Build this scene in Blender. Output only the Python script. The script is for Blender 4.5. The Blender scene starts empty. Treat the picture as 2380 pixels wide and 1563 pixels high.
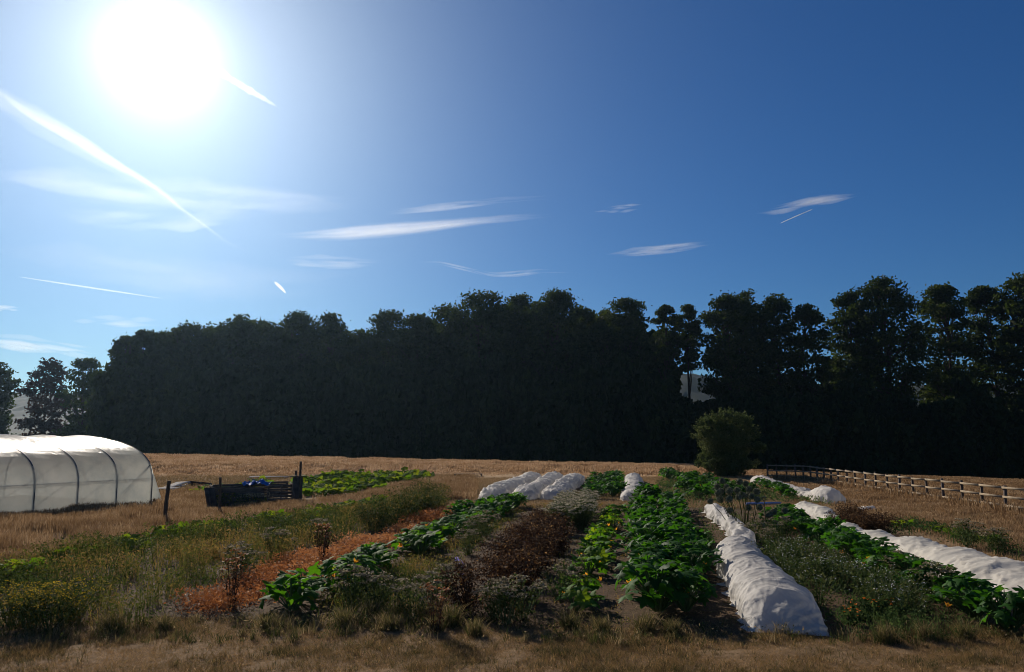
import bpy, math, random
import numpy as np
from mathutils import Vector, Matrix, noise as mnoise

# ------------------------------------------------------------------ camera, sky, sun
rng = np.random.default_rng(11)
random.seed(11)
W, H, LENS = 2380.0, 1563.0, 26.0
F = LENS / 36.0 * W
PITCH = math.atan((1030 - H / 2) / F)
CAMZ = 3.0
SC = bpy.context.scene
COL = SC.collection

cam_d = bpy.data.cameras.new("camera")
cam_d.lens = LENS
cam_d.sensor_width = 36
cam_d.sensor_fit = 'HORIZONTAL'
cam_d.clip_start = 0.1
cam_d.clip_end = 300000
cam = bpy.data.objects.new("camera", cam_d)
COL.objects.link(cam)
cam.location = (0, 0, CAMZ)
cam.rotation_euler = (math.pi / 2 + PITCH, 0, 0)
SC.camera = cam


def ray(px, py):
    x = (px - W / 2) / F
    y = -(py - H / 2) / F
    c, s = math.cos(PITCH), math.sin(PITCH)
    v = np.array([x, c - s * y, s + c * y])
    return v / np.linalg.norm(v)


SUN_DIR = ray(372, 132)
SUN_EL = math.asin(SUN_DIR[2])
SUN_AZ = math.atan2(SUN_DIR[0], SUN_DIR[1])        # clockwise from +Y

SC.view_settings.view_transform = 'Standard'
SC.view_settings.look = 'None'
SC.view_settings.gamma = 1
SC.view_settings.exposure = 0.0
SC.view_settings.use_curve_mapping = False
SC.cycles.use_denoising = True
SC.cycles.denoising_prefilter = 'ACCURATE'
SC.cycles.filter_width = 0.9
SC.cycles.max_bounces = 8
SC.cycles.transparent_max_bounces = 64

world = bpy.data.worlds.new("World")
SC.world = world
world.use_nodes = True
wt = world.node_tree
for n in list(wt.nodes):
    wt.nodes.remove(n)


def N(t, typ, **kw):
    n = t.nodes.new(typ)
    for k, v in kw.items():
        setattr(n, k, v)
    return n


def mathn(t, op, a, b=None, clamp=False):
    n = N(t, 'ShaderNodeMath', operation=op, use_clamp=clamp)
    for i, v in enumerate((a, b)):
        if v is None:
            continue
        if isinstance(v, (int, float)):
            n.inputs[i].default_value = v
        else:
            t.links.new(v, n.inputs[i])
    return n.outputs[0]


sky = N(wt, 'ShaderNodeTexSky', sky_type='NISHITA', sun_disc=False, sun_elevation=SUN_EL, sun_rotation=SUN_AZ,
        altitude=100, air_density=1.0, dust_density=0.6, ozone_density=2.2)
hs = N(wt, 'ShaderNodeHueSaturation')
hs.inputs['Saturation'].default_value = 1.22
wt.links.new(sky.outputs[0], hs.inputs['Color'])
bg = N(wt, 'ShaderNodeBackground')
bg.inputs['Strength'].default_value = 0.058
mulw = N(wt, 'ShaderNodeMixRGB', blend_type='MULTIPLY')
mulw.inputs[0].default_value = 1
mulw.inputs[2].default_value = (.37, .68, 1.03, 1)
wt.links.new(hs.outputs[0], mulw.inputs[1])
wt.links.new(mulw.outputs[0], bg.inputs['Color'])
# bright aureole of the hazy air round the sun: falls off with the angle from the sun
tc = N(wt, 'ShaderNodeTexCoord')
dp = N(wt, 'ShaderNodeVectorMath', operation='DOT_PRODUCT')
nrmv = N(wt, 'ShaderNodeVectorMath', operation='NORMALIZE')
wt.links.new(tc.outputs['Generated'], nrmv.inputs[0])
wt.links.new(nrmv.outputs[0], dp.inputs[0])
dp.inputs[1].default_value = tuple(SUN_DIR)
ang = mathn(wt, 'ARCCOSINE', mathn(wt, 'MINIMUM', dp.outputs['Value'], 0.99999))


def glow(sig, pw, amp):
    a = mathn(wt, 'DIVIDE', ang, sig)
    a = mathn(wt, 'POWER', a, pw)
    a = mathn(wt, 'EXPONENT', mathn(wt, 'MULTIPLY', a, -1.0))
    return mathn(wt, 'MULTIPLY', a, amp)


gsum = mathn(wt, 'ADD', glow(0.052, 2.0, .8), glow(0.135, 1.0, 0.86))
bg2 = N(wt, 'ShaderNodeBackground')
bg2.inputs['Color'].default_value = (1.0, 0.93, 0.84, 1)
wt.links.new(gsum, bg2.inputs['Strength'])
addw = N(wt, 'ShaderNodeAddShader')
wt.links.new(bg.outputs[0], addw.inputs[0])
wt.links.new(bg2.outputs[0], addw.inputs[1])
wo = N(wt, 'ShaderNodeOutputWorld')
wt.links.new(addw.outputs[0], wo.inputs['Surface'])

sun_d = bpy.data.lights.new("sun", 'SUN')
sun_d.energy = 5.0
sun_d.angle = math.radians(0.5)
sun_d.color = (1.0, 0.90, 0.78)
sun = bpy.data.objects.new("sun", sun_d)
COL.objects.link(sun)
sun.rotation_euler = Vector(SUN_DIR).to_track_quat('Z', 'Y').to_euler()
sun.location = Vector(SUN_DIR) * 60

# ------------------------------------------------------------------ helpers


def sstep(a, b, t):
    t = np.clip((np.asarray(t, float) - a) / (b - a), 0, 1)
    return t * t * (3 - 2 * t)


def edge_y(X):
    return 77 - np.clip((np.asarray(X, float) - 22) / 20, 0, 1) * 17


def T(X, Y):
    X = np.asarray(X, float)
    Y = np.asarray(Y, float)
    Xc = np.clip(X, -55, 55)
    z = sstep(35, 75, Y) * (0.7 - 0.018 * Xc)
    ye = edge_y(X)
    z = z - sstep(0, 1, (Y - ye) / 38.0) * 7.2
    z = z + sstep(190, 400, Y) * 14
    z = z + 0.02 * np.sin(X * 1.3 + Y * .7) * np.cos(Y * 1.1 - X * .4) * sstep(9, 14, Y)
    return z


def G(px, py):
    """ground point seen at a place of the photograph"""
    d = ray(px, py)
    t = 3.0 / max(1e-4, -d[2]) if d[2] < 0 else 70 / d[1]
    t = min(t, 76 / d[1])
    for _ in range(30):
        z = float(T(d[0] * t, d[1] * t))
        if d[2] >= -1e-4:
            break
        t2 = (z - CAMZ) / d[2]
        t = min(0.5 * t + 0.5 * t2, 76 / d[1])
    return np.array([d[0] * t, d[1] * t, float(T(d[0] * t, d[1] * t))])


def at(px, py, Y):
    d = ray(px, py)
    t = Y / d[1]
    return np.array([d[0] * t, Y, CAMZ + d[2] * t])


def mk_mesh(name, V, FL, mats=(), attrs=None, smooth=False, midx=None):
    me = bpy.data.meshes.new(name)
    V = np.ascontiguousarray(V, dtype=np.float32)
    FL = [np.asarray(f, dtype=np.int32) for f in FL if len(f)]
    me.vertices.add(len(V))
    me.vertices.foreach_set('co', V.ravel())
    tot = np.concatenate([np.full(len(f), f.shape[1], dtype=np.int32) for f in FL])
    idx = np.concatenate([f.ravel() for f in FL])
    start = np.concatenate([[0], np.cumsum(tot)[:-1]]).astype(np.int32)
    me.loops.add(len(idx))
    me.loops.foreach_set('vertex_index', idx)
    me.polygons.add(len(tot))
    me.polygons.foreach_set('loop_start', start)
    me.polygons.foreach_set('loop_total', tot)
    if smooth:
        me.polygons.foreach_set('use_smooth', np.ones(len(tot), dtype=bool))
    if midx is not None:
        me.polygons.foreach_set('material_index', np.asarray(midx, dtype=np.int32))
    for k, a in (attrs or {}).items():
        at_ = me.attributes.new(k, 'FLOAT', 'POINT')
        at_.data.foreach_set('value', np.ascontiguousarray(a, dtype=np.float32))
    for m in (mats if isinstance(mats, (list, tuple)) else [mats]):
        me.materials.append(m)
    me.update(calc_edges=True)
    me.validate()
    return me


def link(name, data, parent=None, loc=None):
    o = bpy.data.objects.new(name, data)
    COL.objects.link(o)
    if parent is not None:
        o.parent = parent
    if loc is not None:
        o.location = loc
    return o


def tag(o, label=None, cat=None, group=None, kind=None):
    if label:
        o['label'] = label
    if cat:
        o['category'] = cat
    if group:
        o['group'] = group
    if kind:
        o['kind'] = kind
    return o


def thing(name, label, cat, loc=(0, 0, 0), rz=0.0, group=None, scale=1.0):
    o = link(name, None)
    o.location = loc
    o.rotation_euler = (0, 0, rz)
    o.scale = (scale,) * 3
    return tag(o, label, cat, group)


def dup(root, loc, rz=0.0, scale=1.0, label=None, group=None, tilt=0.0):
    r = root.copy()
    COL.objects.link(r)
    r.location = loc
    r.rotation_euler = (tilt, tilt * .6, rz)
    r.scale = (scale,) * 3 if not isinstance(scale, (tuple, list)) else scale
    if label:
        r['label'] = label
    if group:
        r['group'] = group
    for ch in list(root.children):
        c = ch.copy()
        COL.objects.link(c)
        c.parent = r
        for g in list(ch.children):
            d = g.copy()
            COL.objects.link(d)
            d.parent = c
    return r


def kill(root):
    for ch in list(root.children):
        for g in list(ch.children):
            bpy.data.objects.remove(g)
        bpy.data.objects.remove(ch)
    bpy.data.objects.remove(root)


def rn(n, m=.5, s=.22):
    return np.clip(rng.normal(m, s, n), 0, 1)


class Bag:
    """collects arrays of geometry for one mesh"""

    def __init__(self):
        self.V, self.F, self.A, self.M, self.n = [], {}, [], {}, 0

    def add(self, V, F, A=None, m=0):
        V = np.asarray(V, float).reshape(-1, 3)
        F = np.asarray(F, dtype=np.int64)
        if len(F) == 0:
            return self
        self.V.append(V)
        self.A.append(np.full(len(V), 0.5) if A is None else np.broadcast_to(np.asarray(A, float), (len(V),)))
        self.F.setdefault(F.shape[1], []).append(F + self.n)
        self.M.setdefault(F.shape[1], []).append(np.full(len(F), m))
        self.n += len(V)
        return self

    def mesh(self, name, mats, smooth=False):
        ks = sorted(self.F)
        FL = [np.concatenate(self.F[k]) for k in ks]
        mi = np.concatenate([np.concatenate(self.M[k]) for k in ks])
        return mk_mesh(name, np.concatenate(self.V), FL, mats, {'rnd': np.concatenate(self.A)}, smooth, mi)

    def build(self, name, mats, parent=None, smooth=False):
        return link(name, self.mesh(name, mats, smooth), parent)


def unit(v):
    return v / np.maximum(np.linalg.norm(v, axis=-1, keepdims=True), 1e-9)


def cards(C, size, rnd, aspect=0.55, up=0.0, fold=0.0):
    """leaf-shaped quads with random directions"""
    C = np.asarray(C, float)
    n = len(C)
    nr = rng.normal(size=(n, 3))
    nr[:, 2] = nr[:, 2] * (1 - min(up, .9)) + up * 2.2
    nr = unit(nr)
    u = unit(np.cross(nr, rng.normal(size=(n, 3))))
    v = np.cross(nr, u)
    s = np.broadcast_to(np.asarray(size, float), (n,))[:, None]
    V = np.stack([C - u * s, C + v * s * aspect - u * s * .1 + nr * s * fold, C + u * s, C - v * s * aspect - u * s * .1 + nr * s * fold], 1).reshape(-1, 3)
    Fc = np.arange(n * 4).reshape(n, 4)
    return V, Fc, np.repeat(np.broadcast_to(rnd, (n,)), 4)


def blades(C, h, w, rnd, lean=0.25, fat=False, simple=False, wind=(0.0, 0.0)):
    C = np.asarray(C, float)
    n = len(C)
    az = rng.uniform(0, 2 * np.pi, n)
    h = np.broadcast_to(h, (n,))
    w = np.broadcast_to(w, (n,))
    ln = lean * h * rng.uniform(.2, 1.4, n)
    dx = np.cos(az) * ln + wind[0] * h
    dy = np.sin(az) * ln + wind[1] * h
    fa = rng.uniform(0, 2 * np.pi, n)
    sx, sy = np.cos(fa) * w * .5, np.sin(fa) * w * .5
    z0 = np.zeros(n)
    side = np.stack([sx, sy, z0], 1)
    if fat:      # grass stalk with a seed head near its top
        b = C
        m = C + np.stack([dx * .55, dy * .55, h * .78], 1)
        t = C + np.stack([dx, dy, h], 1)
        V = np.stack([b - side * .35, b + side * .35, m + side, t, m - side], 1).reshape(-1, 3)
        i = np.arange(n)[:, None] * 5
        return (V, [i + np.array([[0, 1, 2, 4]]), i + np.array([[4, 2, 3]])], np.repeat(rnd, 5))
    if simple:
        t = C + np.stack([dx, dy, h], 1)
        V = np.stack([C - side, C + side, t], 1).reshape(-1, 3)
        return (V, [np.arange(n * 3).reshape(n, 3)], np.repeat(rnd, 3))
    m = C + np.stack([dx * .35, dy * .35, h * .6], 1)
    t = C + np.stack([dx, dy, h * .95], 1)
    V = np.stack([C - side, C + side, m + side * .8, m - side * .8, t], 1).reshape(-1, 3)
    i = np.arange(n)[:, None] * 5
    return (V, [i + np.array([[0, 1, 2, 3]]), i + np.array([[3, 2, 4]])], np.repeat(rnd, 5))


def add_blades(bag, *a, m=0, **k):
    V, FL, A = blades(*a, **k)
    o = bag.n
    bag.V.append(V)
    bag.A.append(A)
    for Fx in FL:
        bag.F.setdefault(Fx.shape[1], []).append(Fx + o)
        bag.M.setdefault(Fx.shape[1], []).append(np.full(len(Fx), m))
    bag.n += len(V)


def sticks(A, B, r0, r1, k=4):
    A = np.asarray(A, float).reshape(-1, 3)
    B = np.asarray(B, float).reshape(-1, 3)
    n = len(A)
    d = unit(B - A)
    ref = np.where(np.abs(d[:, 2:3]) > .9, np.array([[1., 0, 0]]), np.array([[0, 0, 1.]]))
    u = unit(np.cross(d, ref))
    v = np.cross(d, u)
    th = np.arange(k) / k * 2 * np.pi
    ring = np.cos(th)[None, :, None] * u[:, None] + np.sin(th)[None, :, None] * v[:, None]
    r0 = np.broadcast_to(r0, (n,))[:, None, None]
    r1 = np.broadcast_to(r1, (n,))[:, None, None]
    V = np.concatenate([A[:, None] + ring * r0, B[:, None] + ring * r1], 1).reshape(-1, 3)
    i = (np.arange(n) * 2 * k)[:, None, None]
    j = np.arange(k)
    q = np.stack([j, (j + 1) % k, (j + 1) % k + k, j + k], 1)[None]
    return V, (i + q).reshape(-1, 4)


def polytube(bag, P, R, k=7, A=.5, cap=True):
    P = np.asarray(P, float)
    n = len(P)
    R = np.broadcast_to(R, (n,))
    d = np.gradient(P, axis=0)
    d = unit(d)
    u = unit(np.cross(d, np.where(np.abs(d[:, 2:3]) > .9, np.array([[1., 0, 0]]), np.array([[0, 0, 1.]]))))
    v = np.cross(d, u)
    th = np.arange(k) / k * 2 * np.pi
    V = (P[:, None] + (np.cos(th)[None, :, None] * u[:, None] + np.sin(th)[None, :, None] * v[:, None]) * R[:, None, None]).reshape(-1, 3)
    i = (np.arange(n - 1) * k)[:, None, None]
    j = np.arange(k)
    q = np.stack([j, (j + 1) % k, (j + 1) % k + k, j + k], 1)[None]
    bag.add(V, (i + q).reshape(-1, 4), A)
    if cap:
        Vc = np.concatenate([V[:k], V[-k:]])
        bag.add(Vc, np.array([list(range(k - 1, -1, -1)), list(range(k, 2 * k))]), A)


def box(bag, c, s, rz=0.0, A=.5, m=0, R=None):
    c = np.asarray(c, float)
    x, y, z = np.asarray(s, float) / 2
    V = np.array([[-x, -y, -z], [x, -y, -z], [x, y, -z], [-x, y, -z], [-x, -y, z], [x, -y, z], [x, y, z], [-x, y, z]])
    if R is None:
        R = np.array(Matrix.Rotation(rz, 3, 'Z'))
    V = V @ np.asarray(R).T + c
    bag.add(V, [[0, 3, 2, 1], [4, 5, 6, 7], [0, 1, 5, 4], [1, 2, 6, 5], [2, 3, 7, 6], [3, 0, 4, 7]], A, m)


def beam(bag, a, b, w, t, A=.5, up=(0, 0, 1)):
    """board from a to b, w along up, t across"""
    a = np.asarray(a, float)
    b = np.asarray(b, float)
    d = b - a
    L = np.linalg.norm(d)
    d = d / L
    s = np.cross(d, up)
    s = s / np.linalg.norm(s)
    u = np.cross(s, d)
    box(bag, (a + b) / 2, (L, t, w), R=np.stack([d, s, u], 1), A=A)


# ------------------------------------------------------------------ materials


def ramp(t, stops, fac):
    r = N(t, 'ShaderNodeValToRGB')
    el = r.color_ramp.elements
    while len(el) < len(stops):
        el.new(0.5)
    for e, (p, c) in zip(el, stops):
        e.position = p
        e.color = (*c, 1)
    t.links.new(fac, r.inputs[0])
    return r.outputs[0]


def noise_n(t, scale, detail=4, rough=.55, vec=None, dist=0.0):
    n = N(t, 'ShaderNodeTexNoise')
    n.inputs['Scale'].default_value = scale
    n.inputs['Detail'].default_value = detail
    n.inputs['Roughness'].default_value = rough
    n.inputs['Distortion'].default_value = dist
    if vec is not None:
        t.links.new(vec, n.inputs['Vector'])
    return n.outputs['Fac']


def new_mat(name):
    m = bpy.data.materials.new(name)
    m.use_nodes = True
    t = m.node_tree
    for n in list(t.nodes):
        t.nodes.remove(n)
    return m, t, N(t, 'ShaderNodeOutputMaterial')


def leaf_mat(name, stops, trans=0.35, rough=0.6, spec=0.3, tcol=None, nscale=0.0, namp=0.5):
    m, t, out = new_mat(name)
    a = N(t, 'ShaderNodeAttribute', attribute_name='rnd')
    fac = a.outputs['Fac']
    if nscale:
        geo = N(t, 'ShaderNodeNewGeometry')
        nz = noise_n(t, nscale, 3, .6, geo.outputs['Position'])
        fac = mathn(t, 'ADD', fac, mathn(t, 'MULTIPLY', mathn(t, 'SUBTRACT', nz, .5), namp * 2), clamp=True)
    col = ramp(t, stops, fac)
    p = N(t, 'ShaderNodeBsdfPrincipled')
    p.inputs['Roughness'].default_value = rough
    p.inputs['Specular IOR Level'].default_value = spec
    t.links.new(col, p.inputs['Base Color'])
    tr = N(t, 'ShaderNodeBsdfTranslucent')
    if tcol:
        mx = N(t, 'ShaderNodeMixRGB', blend_type='MULTIPLY')
        mx.inputs[0].default_value = 1
        t.links.new(col, mx.inputs[1])
        mx.inputs[2].default_value = (*tcol, 1)
        t.links.new(mx.outputs[0], tr.inputs['Color'])
    else:
        t.links.new(col, tr.inputs['Color'])
    mix = N(t, 'ShaderNodeMixShader')
    mix.inputs[0].default_value = trans
    t.links.new(p.outputs[0], mix.inputs[1])
    t.links.new(tr.outputs[0], mix.inputs[2])
    t.links.new(mix.outputs[0], out.inputs[0])
    return m


def solid_mat(name, stops, scale=3.0, rough=.7, spec=.3, bump=0.0, bscale=20, metal=0.0, stretch=None):
    m, t, out = new_mat(name)
    tcn = N(t, 'ShaderNodeTexCoord')
    vec = tcn.outputs['Object']
    if stretch:
        mp = N(t, 'ShaderNodeMapping')
        mp.inputs['Scale'].default_value = stretch
        t.links.new(vec, mp.inputs[0])
        vec = mp.outputs[0]
    nz = noise_n(t, scale, 6, .6, vec)
    p = N(t, 'ShaderNodeBsdfPrincipled')
    p.inputs['Roughness'].default_value = rough
    p.inputs['Specular IOR Level'].default_value = spec
    p.inputs['Metallic'].default_value = metal
    t.links.new(ramp(t, stops, nz), p.inputs['Base Color'])
    if bump:
        b = N(t, 'ShaderNodeBump')
        b.inputs['Strength'].default_value = bump
        b.inputs['Distance'].default_value = 0.02
        t.links.new(noise_n(t, bscale, 5, .6, vec), b.inputs['Height'])
        t.links.new(b.outputs[0], p.inputs['Normal'])
    t.links.new(p.outputs[0], out.inputs[0])
    return m


M_tree = leaf_mat('tree_leaves', [(0, (.016, .026, .008)), (.5, (.03, .048, .013)), (1, (.075, .09, .025))], .36, .75, .12, tcol=(1.3, 1.3, .5), nscale=.12, namp=.35)
M_copper = leaf_mat('copper_leaves', [(0, (.03, .016, .014)), (.6, (.055, .03, .022)), (1, (.08, .05, .03))], .25, .7, .15)
M_bush = leaf_mat('bush_leaves', [(0, (.03, .05, .014)), (.5, (.08, .11, .03)), (1, (.19, .20, .07))], .34, .75, .08)
M_bark = solid_mat('bark', [(.3, (.03, .022, .016)), (.7, (.08, .06, .045))], 6, .9, .1, .6, 30)
M_courg = leaf_mat('squash_leaf', [(0, (.022, .075, .01)), (.5, (.05, .15, .015)), (.85, (.09, .21, .022)), (1, (.20, .25, .03))], .5, .65, .09, tcol=(1.35, 1.35, .35), nscale=14, namp=.18)
M_courg_dk = leaf_mat('marrow_leaf', [(0, (.016, .06, .01)), (.6, (.035, .12, .016)), (1, (.08, .20, .025))], .5, .6, .11, tcol=(1.35, 1.35, .35), nscale=14, namp=.18)
M_courg_yl = leaf_mat('pumpkin_leaf', [(0, (.03, .08, .012)), (.5, (.08, .16, .02)), (1, (.24, .26, .03))], .5, .8, .04, tcol=(1.35, 1.3, .35), nscale=14, namp=.2)
M_stalk = leaf_mat('green_stalk', [(0, (.06, .11, .03)), (1, (.13, .19, .06))], .15, .6, .3)
M_flower_o = leaf_mat('orange_petal', [(0, (.75, .28, .02)), (1, (.85, .42, .03))], .45, .6, .2)
M_flower_c = leaf_mat('marigold_petal', [(0, (.8, .16, .01)), (1, (.85, .26, .02))], .3, .6, .2)
M_flower_y = leaf_mat('yellow_petal', [(0, (.38, .25, .015)), (1, (.6, .42, .03))], .4, .8, .04)
M_flower_w = leaf_mat('white_petal', [(0, (.55, .55, .52)), (1, (.85, .84, .8))], .3, .6, .2)
M_flower_p = leaf_mat('violet_petal', [(0, (.25, .18, .6)), (1, (.5, .45, .8))], .3, .6, .2)
M_umbel = leaf_mat('umbel', [(0, (.16, .13, .07)), (1, (.44, .37, .24))], .3, .8, .05)
M_mid = leaf_mat('bright_squash_leaf', [(0, (.04, .12, .012)), (.5, (.08, .20, .018)), (1, (.20, .28, .03))], .5, .65, .09, tcol=(1.35, 1.35, .35), nscale=14, namp=.15)
M_cream = leaf_mat('cream_petal', [(0, (.34, .29, .19)), (1, (.64, .57, .42))], .35, .8, .05)
M_grass_gold = leaf_mat('golden_grass', [(0, (.24, .14, .065)), (.5, (.44, .28, .15)), (1, (.64, .47, .30))], .42, .85, .05, nscale=.35, namp=.35)
M_grass_brown = leaf_mat('dry_tall_grass', [(0, (.15, .085, .04)), (.5, (.27, .165, .08)), (1, (.50, .36, .21))], .42, .85, .05, nscale=.8, namp=.35)
M_mown = leaf_mat('mown_grass', [(0, (.05, .06, .018)), (.25, (.17, .12, .05)), (.6, (.34, .205, .08)), (1, (.58, .39, .20))], .4, .85, .05, nscale=2.2, namp=.42)
M_track = leaf_mat('track_grass', [(0, (.16, .12, .05)), (.5, (.32, .21, .10)), (1, (.45, .32, .17))], .3, .75, .15, nscale=.7, namp=.3)
M_weed = leaf_mat('weed_leaf', [(0, (.02, .04, .008)), (.4, (.065, .09, .018)), (.75, (.16, .145, .03)), (1, (.34, .21, .06))], .38, .8, .06, nscale=1.0, namp=.3)
M_weed_g = leaf_mat('green_weed', [(0, (.02, .045, .014)), (.5, (.05, .09, .025)), (1, (.11, .15, .04))], .4, .8, .06, nscale=1.5, namp=.3)
M_sage = leaf_mat('sage_weed', [(0, (.025, .045, .01)), (.5, (.06, .085, .022)), (1, (.15, .15, .05))], .42, .8, .06)
M_orange = leaf_mat('withered_leaf', [(0, (.14, .045, .014)), (.5, (.34, .12, .035)), (1, (.52, .24, .09))], .38, .65, .25, nscale=1.2, namp=.3)
M_dark = leaf_mat('dark_red_leaf', [(0, (.018, .009, .006)), (.5, (.045, .022, .012)), (.8, (.12, .06, .022)), (1, (.45, .25, .09))], .4, .75, .08)
M_brownw = leaf_mat('seeding_leaf', [(0, (.035, .018, .01)), (.5, (.08, .042, .02)), (1, (.18, .10, .045))], .35, .8, .06)
M_wood = solid_mat('weathered_wood', [(.3, (.17, .13, .085)), (.7, (.36, .29, .2))], 4, .8, .1, .3, 40, stretch=(1, 1, 6))
M_post = solid_mat('dark_post_wood', [(.3, (.05, .036, .026)), (.7, (.13, .09, .06))], 5, .85, .2, .4, 40, stretch=(6, 6, 1))
M_pallet = solid_mat('grey_pallet_wood', [(.3, (.05, .042, .038)), (.7, (.13, .10, .085))], 4, .85, .15, .3, 30)
M_palletl = solid_mat('bleached_pallet_wood', [(.3, (.32, .30, .28)), (.7, (.55, .52, .48))], 4, .8, .2, .3, 30)
M_blue = solid_mat('blue_tarp', [(.3, (.008, .06, .24)), (.7, (.02, .16, .45))], 5, .6, .2, .5, 9)
M_pipe = solid_mat('pale_blue_plastic', [(.3, (.16, .25, .5)), (.7, (.3, .4, .68))], 3, .4, .5)
M_metal = solid_mat('tunnel_steel', [(.3, (.05, .055, .065)), (.7, (.11, .12, .14))], 8, .45, .5, metal=.5)
M_bluemetal = solid_mat('tool_steel', [(.3, (.03, .03, .035)), (.7, (.08, .08, .09))], 8, .5, .5, metal=.6)
M_toolwood = solid_mat('tool_handle_wood', [(.3, (.16, .10, .05)), (.7, (.3, .2, .1))], 8, .6, .3)
M_fringe = leaf_mat('fringe_blade', [(0, (.04, .06, .015)), (.35, (.10, .10, .03)), (.65, (.22, .16, .065)), (1, (.40, .29, .15))], .38, .8, .06, nscale=1.3, namp=.35)
M_globe = leaf_mat('leek_head', [(0, (.10, .11, .06)), (.6, (.22, .22, .13)), (1, (.42, .38, .26))], .15, .8, .1)


def fleece_mat(name, c, transl, see, scale=9.0, strength=.55):
    m, t, out = new_mat(name)
    tcn = N(t, 'ShaderNodeTexCoord')
    vec = tcn.outputs['Object']
    # crumpled creases: two ridged layers
    n1 = noise_n(t, scale * .35, 3, .55, vec, 1.2)
    r1 = mathn(t, 'ABSOLUTE', mathn(t, 'SUBTRACT', n1, .5))
    n2 = noise_n(t, scale, 3, .6, vec, .8)
    r2 = mathn(t, 'ABSOLUTE', mathn(t, 'SUBTRACT', n2, .5))
    hgt = mathn(t, 'ADD', mathn(t, 'POWER', r1, .8), mathn(t, 'MULTIPLY', r2, .45))
    b = N(t, 'ShaderNodeBump')
    b.inputs['Strength'].default_value = strength
    b.inputs['Distance'].default_value = .08
    t.links.new(hgt, b.inputs['Height'])
    p = N(t, 'ShaderNodeBsdfPrincipled')
    p.inputs['Roughness'].default_value = .65
    p.inputs['Specular IOR Level'].default_value = .3
    dirt = ramp(t, [(.35, tuple(x * .86 for x in c)), (.6, c)], noise_n(t, 1.7, 6, .65, vec))
    t.links.new(dirt, p.inputs['Base Color'])
    t.links.new(b.outputs[0], p.inputs['Normal'])
    tr = N(t, 'ShaderNodeBsdfTranslucent')
    t.links.new(dirt, tr.inputs['Color'])
    t.links.new(b.outputs[0], tr.inputs['Normal'])
    mx = N(t, 'ShaderNodeMixShader')
    mx.inputs[0].default_value = transl
    t.links.new(p.outputs[0], mx.inputs[1])
    t.links.new(tr.outputs[0], mx.inputs[2])
    tp = N(t, 'ShaderNodeBsdfTransparent')
    mx2 = N(t, 'ShaderNodeMixShader')
    mx2.inputs[0].default_value = see
    t.links.new(mx.outputs[0], mx2.inputs[1])
    t.links.new(tp.outputs[0], mx2.inputs[2])
    t.links.new(mx2.outputs[0], out.inputs[0])
    return m


M_fleece = fleece_mat('white_fleece', (.88, .84, .76), .50, .10, 6, .32)
M_fleece2 = fleece_mat('cream_fleece', (.86, .81, .70), .45, .05, 4, .3)


def poly_mat():
    m, t, out = new_mat('polythene')
    tcn = N(t, 'ShaderNodeTexCoord')
    vec = tcn.outputs['Object']
    p = N(t, 'ShaderNodeBsdfPrincipled')
    p.inputs['Roughness'].default_value = .34
    p.inputs['Specular IOR Level'].default_value = .6
    p.inputs['Base Color'].default_value = (.50, .51, .50, 1)
    tr = N(t, 'ShaderNodeBsdfTranslucent')
    c = ramp(t, [(.32, (.52, .57, .55)), (.5, (.76, .77, .70)), (.7, (.90, .88, .80))], noise_n(t, .55, 5, .65, vec))
    t.links.new(c, tr.inputs['Color'])
    b = N(t, 'ShaderNodeBump')
    b.inputs['Strength'].default_value = .6
    b.inputs['Distance'].default_value = .08
    mp = N(t, 'ShaderNodeMapping')
    mp.inputs['Scale'].default_value = (2.5, .6, 1)
    t.links.new(vec, mp.inputs[0])
    t.links.new(noise_n(t, 2.2, 3, .5, mp.outputs[0], .5), b.inputs['Height'])
    t.links.new(b.outputs[0], p.inputs['Normal'])
    mx = N(t, 'ShaderNodeMixShader')
    mx.inputs[0].default_value = .76
    t.links.new(p.outputs[0], mx.inputs[1])
    t.links.new(tr.outputs[0], mx.inputs[2])
    tp = N(t, 'ShaderNodeBsdfTransparent')
    mx2 = N(t, 'ShaderNodeMixShader')
    mx2.inputs[0].default_value = .07
    t.links.new(mx.outputs[0], mx2.inputs[1])
    t.links.new(tp.outputs[0], mx2.inputs[2])
    t.links.new(mx2.outputs[0], out.inputs[0])
    return m


M_poly = poly_mat()


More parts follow.
